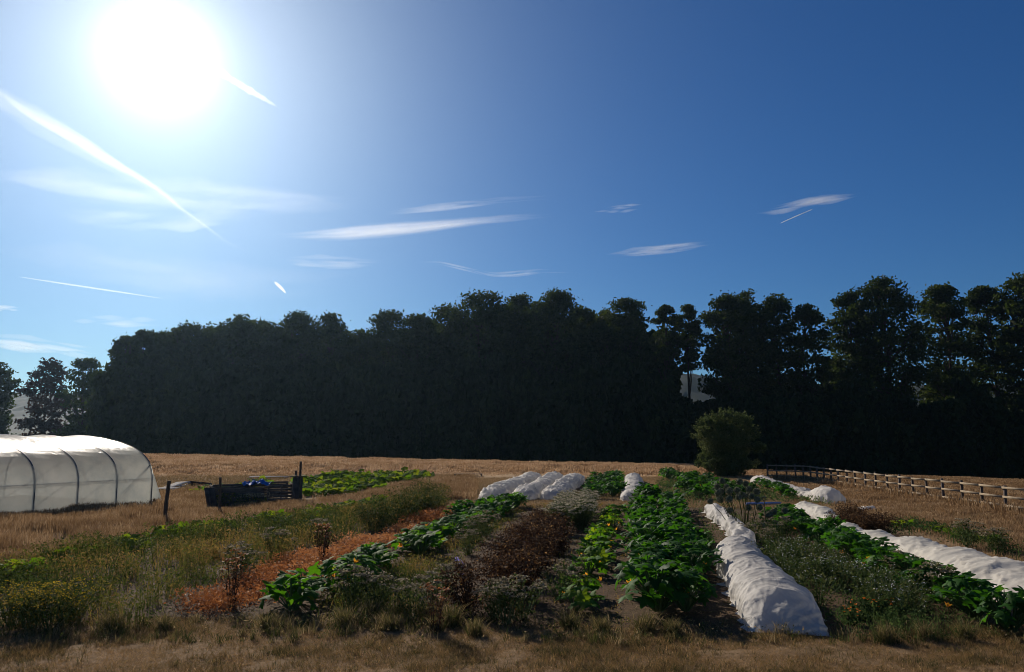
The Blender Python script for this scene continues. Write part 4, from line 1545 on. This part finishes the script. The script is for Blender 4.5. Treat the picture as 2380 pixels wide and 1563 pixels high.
# pale rubbish lying in the front of the bay
sb = Bag()
n = 260
P = np.stack([rng.normal(1.75, .33, n), rng.normal(-.05, .12, n), .52 + rng.random(n) * .16], 1)
sb.add(*cards(P, .045, rng.random(n), .5))
so = sb.build('straw_pile', M_umbel)
so.location = c0
so.rotation_euler = (0, 0, r.rotation_euler[2])
tag(so, 'pile of pale dry stalks in front of the compost bay', 'straw', None, 'stuff')
tb = Bag()
nu_, nv_ = 30, 10
U, Vv = np.meshgrid(np.linspace(0, 1, nu_), np.linspace(0, 1, nv_))
X = 1.5 + U * 1.3
Yt = 1.1 + Vv * .5
Zt = 1.06 + (fnoise(U * 7, Vv * 3) - .4) * .35 + .05 * np.sin(U * 20)
ii = (np.arange(nv_ - 1)[:, None] * nu_ + np.arange(nu_ - 1)[None]).ravel()
tb.add(np.stack([X.ravel(), Yt.ravel(), Zt.ravel()], 1), np.stack([ii, ii + 1, ii + nu_ + 1, ii + nu_], 1))
to = tb.build('blue_tarpaulin', M_blue, None, True)
to.location = c0
to.rotation_euler = (0, 0, r.rotation_euler[2])
tag(to, 'crumpled bright blue tarpaulin draped over the back of the compost bay', 'tarpaulin')

# ------------------------------------------------------------------ grass and ground cover (stuff)


def stuff(name, bag, mats, label):
    o = bag.build(name, mats)
    tag(o, label, None, None, 'stuff')
    o['category'] = 'ground cover'
    return o




# foreground mown grass
Q = np.array([(-14, 7.2), (14, 7.2), (15, 12.9), (6, 12.6), (0, 12.8), (-6, 13.4), (-15, 13.2)])
b = Bag()
P = smp(Q, 3400, 11, .8, .35)
n = len(P)
gr = fnoise(P[:, 0] * .9, P[:, 1] * .9)
add_blades(b, P, rng.uniform(.010, .038, n) * (1 + 1.1 * (gr > .66)), rng.uniform(.004, .009, n), np.clip(.62 - gr * .55 + rng.normal(0, .17, n) + .1, 0, 1), lean=1.3, simple=True)
P = smp(Q, 260, 11, .8, .35)       # flat thatch
b.add(*cards(P + [0, 0, .02], rng.uniform(.012, .03, len(P)), np.clip(rng.normal(.55, .3, len(P)), 0, 1), .15, .7))
P = smp(Q, 90, 11, .8, .3, 1.0, 1.1)
for k in range(9):
    add_blades(b, P + rng.normal(size=P.shape) * [.04, .04, 0], rng.uniform(.03, .10, len(P)), .006, rn(len(P), .3, .25), lean=.9)
stuff('mown_grass', b, M_mown, 'short dry mown grass along the bottom of the picture')

# tall weedy fringe at the plot's front edge
b = Bag()
Q = poly((-80, 1500), (-80, 1455), (300, 1450), (620, 1440), (1060, 1440), (1330, 1462), (1700, 1470), (1960, 1482), (2480, 1470), (2480, 1500), (1900, 1504), (1300, 1494), (700, 1490))
P = smp(Q, 46, 13, .6, .3, 1.5, .9)
tl = rng.uniform(.35, 1.25, len(P))
cl = rng.random(len(P))
for k in range(16):
    q = P + rng.normal(size=P.shape) * [.035, .035, 0]
    add_blades(b, q, rng.uniform(.06, .24, len(P)) * tl, .008, np.clip(cl + rng.normal(0, .15, len(P)), 0, 1), lean=.85)
P = smp(Q, 30, 13, .6, .2, 1.0, .7)
for k in range(8):
    b.add(*cards(P + rng.normal(size=P.shape) * [.06, .06, .02] + [0, 0, .03 + .02 * k], rng.uniform(.012, .03, len(P)), rng.random(len(P)), .4, .2))
stuff('fringe_grass', b, M_fringe, 'green and straw coloured grass tufts along the front edge of the plot')

# weedy bed on the left
b = Bag()


def weeds(bag, Q, dens, hgt, nl, ls, ref=14, rmean=.45, clump=.8, cs=.9, power=1.0, bl=True):
    P = smp(Q, dens, ref, power, .15, clump, cs)
    n = len(P)
    tall = .45 + .9 * fnoise(P[:, 0] * .8 + 9, P[:, 1] * .8)
    pr_ = np.clip(fnoise(P[:, 0] * .5 + 31, P[:, 1] * .5 + 3) - .5 + rmean, 0, 1)
    for k in range(nl):
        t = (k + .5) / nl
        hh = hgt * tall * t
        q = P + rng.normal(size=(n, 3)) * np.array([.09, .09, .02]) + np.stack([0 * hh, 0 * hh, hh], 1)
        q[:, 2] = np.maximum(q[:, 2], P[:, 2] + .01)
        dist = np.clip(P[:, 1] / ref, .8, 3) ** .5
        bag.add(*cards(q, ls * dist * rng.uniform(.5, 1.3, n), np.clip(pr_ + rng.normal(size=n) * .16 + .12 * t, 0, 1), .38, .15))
    if bl:
        for k in range(2):
            add_blades(bag, P + rng.normal(size=(n, 3)) * [.08, .08, 0], hgt * tall * rng.uniform(.6, 1.25, n), .008 * np.clip(P[:, 1] / 14, 1, 3), np.clip(pr_ + .15 + rng.normal(size=n) * .2, 0, 1), lean=.35)


QL = poly((-100, 1478), (-100, 1345), (200, 1290), (600, 1222), (900, 1180), (1040, 1165), (1035, 1185), (960, 1215), (800, 1262), (700, 1300), (600, 1345), (450, 1400), (300, 1470))
weeds(b, QL, 70, .58, 14, .034, rmean=.5, clump=1.1, cs=.7)
stuff('weed_cover', b, M_weed, 'tangled green and brown weeds covering the wide left bed')

b = Bag()
QG = poly((780, 1450), (1050, 1465), (1080, 1440), (1010, 1400), (1060, 1310), (1170, 1230), (1215, 1190), (1120, 1190), (1000, 1270), (850, 1350), (740, 1400))
weeds(b, QG, 85, .24, 8, .028, rmean=.42, clump=1.0, cs=.6)
QG2 = poly((1220, 1465), (1330, 1470), (1320, 1400), (1390, 1250), (1410, 1180), (1380, 1180), (1300, 1300), (1240, 1400))
weeds(b, QG2, 34, .12, 5, .026, rmean=.4, clump=1.1, cs=.5)
QG3 = poly((1370, 1465), (1450, 1465), (1455, 1250), (1450, 1180), (1430, 1180), (1400, 1300))
weeds(b, QG3, 16, .07, 4, .024, rmean=.7, clump=1.1, cs=.5)
QG7 = poly((1290, 1465), (1460, 1465), (1450, 1360), (1300, 1360))
weeds(b, QG7, 14, .06, 4, .02, rmean=.8, clump=1.2, cs=.4)
QG4 = poly((960, 1165), (1520, 1178), (1520, 1184), (960, 1190))
weeds(b, QG4, 12, .14, 5, .04, rmean=.7)
QG6 = poly((1395, 1160), (1450, 1162), (1440, 1120), (1380, 1120))
weeds(b, QG6, 20, .4, 6, .05)
stuff('low_weeds', b, M_weed, 'low patchy weeds between the vegetable rows')
b = Bag()
for Q in BEDS[:4]:
    P = smp(Q, 300, 14, 1.1, .1, .9, .6)
    b.add(*cards(P + [0, 0, .012], rng.uniform(.012, .05, len(P)) * np.clip(P[:, 1] / 18, .8, 2), rng.random(len(P)), .22, .8))
stuff('soil_litter', b, M_fringe, 'dry straw, leaf litter and crumbs lying on the dug soil')

b = Bag()
QR = poly((1780, 1290), (1790, 1240), (1740, 1225), (1800, 1215), (1880, 1250), (2000, 1310), (2120, 1380), (2280, 1460), (2330, 1490), (1960, 1492), (1900, 1420), (1840, 1350))
weeds(b, QR, 70, .34, 11, .030, rmean=.35)
QR2 = poly((2062, 1240), (2075, 1215), (2120, 1212), (2260, 1250), (2400, 1300), (2500, 1350), (2500, 1335), (2380, 1306), (2280, 1276), (2190, 1256))
weeds(b, QR2, 60, .36, 10, .034, rmean=.4)
QR3 = poly((1540, 1172), (1700, 1172), (1760, 1240), (1760, 1260), (1600, 1260))
weeds(b, QR3, 18, .2, 5, .03, rmean=.7)
QR4 = poly((1530, 1170), (1860, 1168), (1940, 1178), (1700, 1120), (1530, 1120))
weeds(b, QR4, 40, .3, 7, .045, rmean=.5)
stuff('green_weeds', b, M_weed_g, 'grey green weeds growing over the right hand beds')

b = Bag()
QO1 = poly((385, 1430), (480, 1440), (640, 1400), (780, 1330), (900, 1278), (905, 1258), (830, 1262), (700, 1300), (600, 1335), (500, 1382))
weeds(b, QO1, 210, .34, 10, .034, rmean=.55, clump=.3, bl=False)
QO2 = poly((985, 1222), (1040, 1212), (1080, 1195), (1040, 1185), (1000, 1198))
weeds(b, QO2, 170, .35, 10, .045, ref=20, rmean=.5, clump=.3, bl=False)
QO3 = poly((880, 1282), (985, 1225), (1000, 1205), (960, 1212), (880, 1255))
weeds(b, QO3, 150, .34, 9, .036, rmean=.45, clump=.6, bl=False)
stuff('withered_crop', b, M_orange, 'orange brown withered crop lying in a strip across the left bed')

b = Bag()
QD = poly((1040, 1450), (1230, 1456), (1230, 1350), (1330, 1240), (1300, 1195), (1220, 1195), (1130, 1290), (1060, 1340))
weeds(b, QD, 55, .24, 8, .03, rmean=.35, bl=False)
stuff('dark_ground_cover', b, M_dark, 'dark purple brown foliage spreading under the tall dark row')

# tall dry grass on the left
b = Bag()
QA = poly((-120, 1330), (-120, 1196), (75, 1198), (350, 1176), (378, 1172), (382, 1150), (490, 1140), (494, 1184), (692, 1178), (730, 1162), (800, 1168), (900, 1140), (1000, 1118), (1090, 1110), (1100, 1160), (1000, 1168), (880, 1175), (700, 1200), (560, 1215), (400, 1245), (200, 1278), (60, 1310))


def tallgrass(bag, Q, dens, h, wid, ref=20, power=.8, rm=.5, cl=.7, reps=3, lean=.28, jg=.3, front=None):
    P = smp(Q, dens, ref, power, jg, cl, 1.3)
    ht = .6 + .6 * fnoise(P[:, 0] * .6, P[:, 1] * .6)
    if front is not None:
        f0 = np.interp(P[:, 0], front[0], front[1])
        ht = ht * (.18 + .82 * sstep(0, 7, P[:, 1] - f0 + rng.normal(size=len(P)) * .8))
    for k in range(reps):
        q = P + rng.normal(size=P.shape) * [.08, .08, 0]
        q[:, 2] = T(q[:, 0], q[:, 1])
        add_blades(bag, q, h * ht * rng.uniform(.55, 1.15, len(P)), wid * np.clip(P[:, 1] / 25, .8, 3), np.clip(.3 + .4 * fnoise(P[:, 0], P[:, 1]) + rng.normal(0, .17, len(P)), 0, 1), lean=lean, fat=True, wind=(.06, -.04))


tallgrass(b, QA, 190, .40, .013, reps=5, lean=.45)
stuff('tall_dry_grass', b, M_grass_brown, 'tall reddish brown dry grass around the polytunnel and the stakes')

b = Bag()
xsb = np.linspace(-75, 48, 30)
QB = np.array([(-75, 58), *[(x, np.interp(x, [-60, -30, 0, 30], [52, 56, 62, 61])) for x in np.linspace(-60, 21, 12)], *[(x, float(edge_y(x)) + 5) for x in np.linspace(21, -75, 14)]])
tallgrass(b, QB, 110, .52, .026, 65, .5, reps=5, lean=.22, jg=1.6, cl=.5, front=([-60, -30, 0, 30], [51, 55, 61, 60]))
stuff('field_grass', b, M_grass_gold, 'band of tall golden grass along the far side of the field')

b = Bag()
QF = poly((1780, 1120), (1900, 1150), (2060, 1200), (2200, 1240), (2330, 1290), (2450, 1330), (2600, 1260), (2600, 1180))
QF = np.concatenate([QF, [(48, 52), (44, 62), (30, 72), (22, 74), (21, 60)]])
tallgrass(b, QF, 80, .19, .018, 30, .7, reps=5, lean=.5, jg=.8)
for i in range(2, len(posts) - 1):       # longer grass left standing along the fence
    a, c = posts[i], posts[i + 1]
    n = int(160 * np.linalg.norm(c - a))
    t = rng.random(n)[:, None]
    q = a + (c - a) * t + rng.normal(size=(n, 3)) * [.35, .3, 0]
    q[:, 2] = T(q[:, 0], q[:, 1])
    add_blades(b, q, rng.uniform(.15, .5, n), .035, rn(n, .5, .2), lean=.3, fat=True)
stuff('paddock_grass', b, M_grass_brown, 'dry tawny grass of the paddock on both sides of the fence')

b = Bag()
QT = poly((700, 1190), (1000, 1178), (1250, 1180), (1900, 1182), (1960, 1175), (1700, 1110), (1100, 1112), (800, 1165))
P = smp(QT, 260, 38, .8, .2)
add_blades(b, P, rng.uniform(.04, .14, len(P)), .03, rn(len(P), .55, .2), lean=.9, simple=True)
QT2 = poly((330, 1150), (700, 1150), (1100, 1130), (1100, 1104), (330, 1108))
P = smp(QT2, 160, 45, .8, .3)
add_blades(b, P, rng.uniform(.05, .2, len(P)), .04, rn(len(P), .4, .25), lean=.8, simple=True)
QT3 = poly((1940, 1180), (2010, 1200), (2200, 1250), (2380, 1310), (2600, 1300), (2600, 1240), (2100, 1160))
P = smp(QT3, 500, 25, .8, .2)
add_blades(b, P, rng.uniform(.03, .12, len(P)), .016, rn(len(P), .5, .22), lean=1.0, simple=True)
stuff('track_grass', b, M_track, 'short worn straw coloured grass of the tracks between the plots')

# stray small flowers
b = Bag()
for (x, y) in [(1070, 1305), (1075, 1315), (1063, 1300), (1215, 1262), (1068, 1330)]:
    g = G(x, y + 30)
    b.add(*cards(at(x, y, g[1])[None] + rng.normal(size=(7, 3)) * .03, .028, rng.random(7), .7, .3))
o = b.build('violet_flowers', M_flower_p)
tag(o, 'few violet flowers dotted along the left side of the tall dark row', 'flowers', None, 'stuff')

# ------------------------------------------------------------------ clouds and contrails


def vapour(name, dens, g):
    m, t, out = new_mat(name)
    v = N(t, 'ShaderNodeVolumePrincipled')
    v.inputs['Color'].default_value = (1, 1, 1, 1)
    v.inputs['Density'].default_value = dens
    v.inputs['Anisotropy'].default_value = g
    t.links.new(v.outputs[0], out.inputs['Volume'])
    return m


def trail(name, label, cat, pts, tau=.3, g=.5, strands=1, alt=9000.0, seed=0, rough=.15, sr=(.2, .5), sl=(.25, .7), core=0.0):
    """a roll of vapour at a real height: pts = (px, py, half width px); made of one or more tapering strands"""
    rg = np.random.default_rng(100 + seed)
    pts = np.array(pts, float)
    L = np.concatenate([[0], np.cumsum(np.hypot(np.diff(pts[:, 0]), np.diff(pts[:, 1])))])
    bags = []
    rs = []
    mid = ray(pts[len(pts) // 2, 0], pts[len(pts) // 2, 1])
    o = mid * (alt / mid[2])
    for q in range(strands):
        if q == 0 and (strands <= 3 or core):
            a, b_, off, rf = 0.0, 1.0, 0.0, core or 1.0
        else:
            ln = rg.uniform(*sl)
            a = rg.uniform(0, 1 - ln)
            b_, off, rf = a + ln, rg.uniform(-.75, .75), rg.uniform(*sr)
        n = max(16, int((b_ - a) * L[-1] / 6))
        f = np.linspace(a, b_, n)
        l = f * L[-1]
        px, py, w = (np.interp(l, L, pts[:, k]) for k in range(3))
        for z_ in (px, py, w):
            for _ in range(4):
                z_[1:-1] = (z_[:-2] + 2 * z_[1:-1] + z_[2:]) / 4
        D = np.array([ray(x, y) for x, y in zip(px, py)])
        tt = (alt + 60 * off + 25 * q) / D[:, 2]
        C = D * tt[:, None]
        d = unit(np.gradient(C, axis=0))
        s_ = unit(np.cross(d, unit(C)))
        wob = vnoise(l / 40 + q * 9.1 + seed, np.zeros(n) + seed) - .5
        wm = w / F * tt
        C = C + s_ * ((off + wob * rough * 2) * wm)[:, None]
        tp = np.sin(np.pi * np.clip((f - a) / (b_ - a), 0, 1)) ** 1.3 if q or (strands > 3 and not core) else np.minimum(1, np.minimum(f / .04, (1 - f) / .04))
        if strands > 3:
            wm = wm * 1.25
        R = wm * rf * (tp + .02) * (1 + rough * 2 * (vnoise(l / 9 + q * 3.3, np.zeros(n) + seed + .5) - .5))
        k = 12
        bag = Bag()
        bags.append(bag)
        th = np.arange(k) / k * 2 * np.pi
        u = np.cross(d, s_)
        V = C[:, None] + np.cos(th)[None, :, None] * s_[:, None] * R[:, None, None] + np.sin(th)[None, :, None] * u[:, None] * R[:, None, None] - o
        i = (np.arange(n - 1) * k)[:, None, None]
        j = np.arange(k)
        bag.add(V.reshape(-1, 3), (i + np.stack([j, (j + 1) % k, (j + 1) % k + k, j + k], 1)[None]).reshape(-1, 4))
        V = V.reshape(-1, 3)
        bag.add(np.concatenate([V[:k], V[-k:]]), [list(range(k - 1, -1, -1)), list(range(k, 2 * k))])
        rs.append(R.mean())
    vm = vapour(name + '_vapour', tau / (2 * np.mean(rs)), g)
    if len(bags) == 1:
        ob = bags[0].build(name, vm, None, True)
        ob.location = o
        return tag(ob, label, cat)
    r = thing(name, label, cat, o)
    for bg_ in bags:
        bg_.build('wisp', vm, r, True)
    return r


LP = 'contrail'
trail(LP, 'long contrail slanting down from the upper left, broad and faded at its top', 'contrail', [(-90, 175, 26), (60, 272, 24), (180, 335, 18), (290, 400, 12), (360, 440, 9.5), (420, 488, 8), (480, 530, 6), (530, 565, 4), (605, 597, 2)], .030, .5, 8, seed=1, rough=.12, sr=(.3, .7), sl=(.5, .9), core=.45)
trail(LP, 'thin straight bright contrail low at the left', 'contrail', [(40, 643, .8), (150, 660, 1.8), (270, 678, 1.8), (382, 695, .8)], .25, .5, 1, seed=2, rough=.03)
trail(LP, 'short bumpy contrail just right of the sun', 'contrail', [(505, 165, 7), (560, 195, 7), (600, 222, 6), (645, 248, 2)], .12, .6, 1, seed=3, rough=.4)
trail(LP, 'tiny bright contrail scrap just above the trees', 'contrail', [(638, 655, 2), (652, 668, 4), (664, 682, 1.5)], .3, .5, 1, seed=4)
trail(LP, 'fine straight contrail at the right of the sky', 'contrail', [(1812, 520, .9), (1850, 503, 1.4), (1890, 486, 1)], .5, .3, 1, seed=5, rough=.02)
CC = 'cirrus_cloud'
trail(CC, 'bright ragged cirrus streak across the middle of the sky', 'cloud', [(590, 547, 3), (700, 548, 12), (800, 543, 16), (900, 535, 15), (1000, 526, 13), (1100, 515, 10), (1200, 506, 9), (1340, 497, 6)], .021, .4, 60, seed=6, sr=(.12, .45), sl=(.2, .7))
trail(CC, 'wide faint veil of cirrus across the left sky under the sun', 'cloud', [(-80, 400, 20), (100, 420, 28), (300, 445, 30), (500, 462, 32), (700, 470, 26), (920, 478, 12)], .017, .5, 26, seed=7, sr=(.15, .5), sl=(.25, .6))
trail(CC, 'faint wisps of cirrus below the wide veil at the left', 'cloud', [(80, 490, 12), (250, 515, 22), (430, 512, 24), (560, 500, 20), (700, 490, 12)], .015, .5, 16, seed=8, sr=(.15, .45), sl=(.2, .5))
trail(CC, 'faint thin cirrus line above the bright streak', 'cloud', [(860, 498, 10), (1000, 484, 12), (1150, 470, 10), (1310, 458, 5)], .028, .4, 12, seed=9, sr=(.12, .35))
trail(CC, 'small wedge shaped cirrus wisp in the right sky', 'cloud', [(1740, 496, 3), (1820, 485, 13), (1880, 472, 11), (1950, 460, 8), (2010, 450, 4)], .05, .3, 22, seed=10, sr=(.12, .5))
trail(CC, 'pale cirrus wisp right of centre above the trees', 'cloud', [(1395, 596, 5), (1480, 586, 12), (1570, 576, 12), (1690, 562, 8)], .05, .3, 20, seed=11, sr=(.12, .38))
trail(CC, 'faint pair of short wisps right of the bright streak', 'cloud', [(1370, 494, 6), (1440, 486, 9), (1510, 478, 5)], .06, .3, 8, seed=12, sr=(.12, .35))
trail(CC, 'faint wisp above the dip in the wood', 'cloud', [(640, 605, 10), (760, 612, 16), (900, 612, 10)], .035, .4, 12, seed=13, sr=(.12, .35))
trail(CC, 'pale low cloud band above the left hills', 'cloud', [(-80, 785, 10), (60, 800, 17), (180, 815, 13), (270, 825, 8)], .06, .4, 14, seed=14, sr=(.15, .45))
trail(CC, 'small pale cloud at the left edge of the sky', 'cloud', [(-60, 715, 5), (0, 716, 7), (55, 720, 4)], .12, .4, 8, seed=15)
trail(CC, 'faint cloud bar left of the wood top', 'cloud', [(160, 745, 7), (280, 748, 11), (390, 750, 7)], .05, .4, 8, seed=16)

trail(CC, 'very faint broad veil low across the left of the sky', 'cloud', [(-90, 590, 24), (150, 600, 40), (420, 640, 40), (700, 660, 30), (900, 650, 16)], .012, .4, 14, seed=31, sr=(.2, .6), sl=(.4, .8))
trail(CC, 'small faint streaks just above the middle of the wood', 'cloud', [(940, 612, 5), (1020, 611, 5), (1150, 640, 8), (1260, 630, 9), (1340, 632, 4)], .04, .35, 14, seed=33, sr=(.12, .35), sl=(.12, .4))

# ------------------------------------------------------------------ added haze, imitating the lens veil over the left trees
VEIL_HAZE = 0.00009
if VEIL_HAZE:
    b = Bag()
    box(b, (0, 540, 38), (2100, 1300, 110))
    m, t, out = new_mat('lens_veil_haze')
    v = N(t, 'ShaderNodeVolumePrincipled')
    v.inputs['Color'].default_value = (.46, .72, 1, 1)
    v.inputs['Density'].default_value = VEIL_HAZE
    v.inputs['Anisotropy'].default_value = .7
    t.links.new(v.outputs[0], out.inputs['Volume'])
    tag(b.build('haze', m), 'thin added haze over the fields imitating lens veil', None, None, 'stuff')
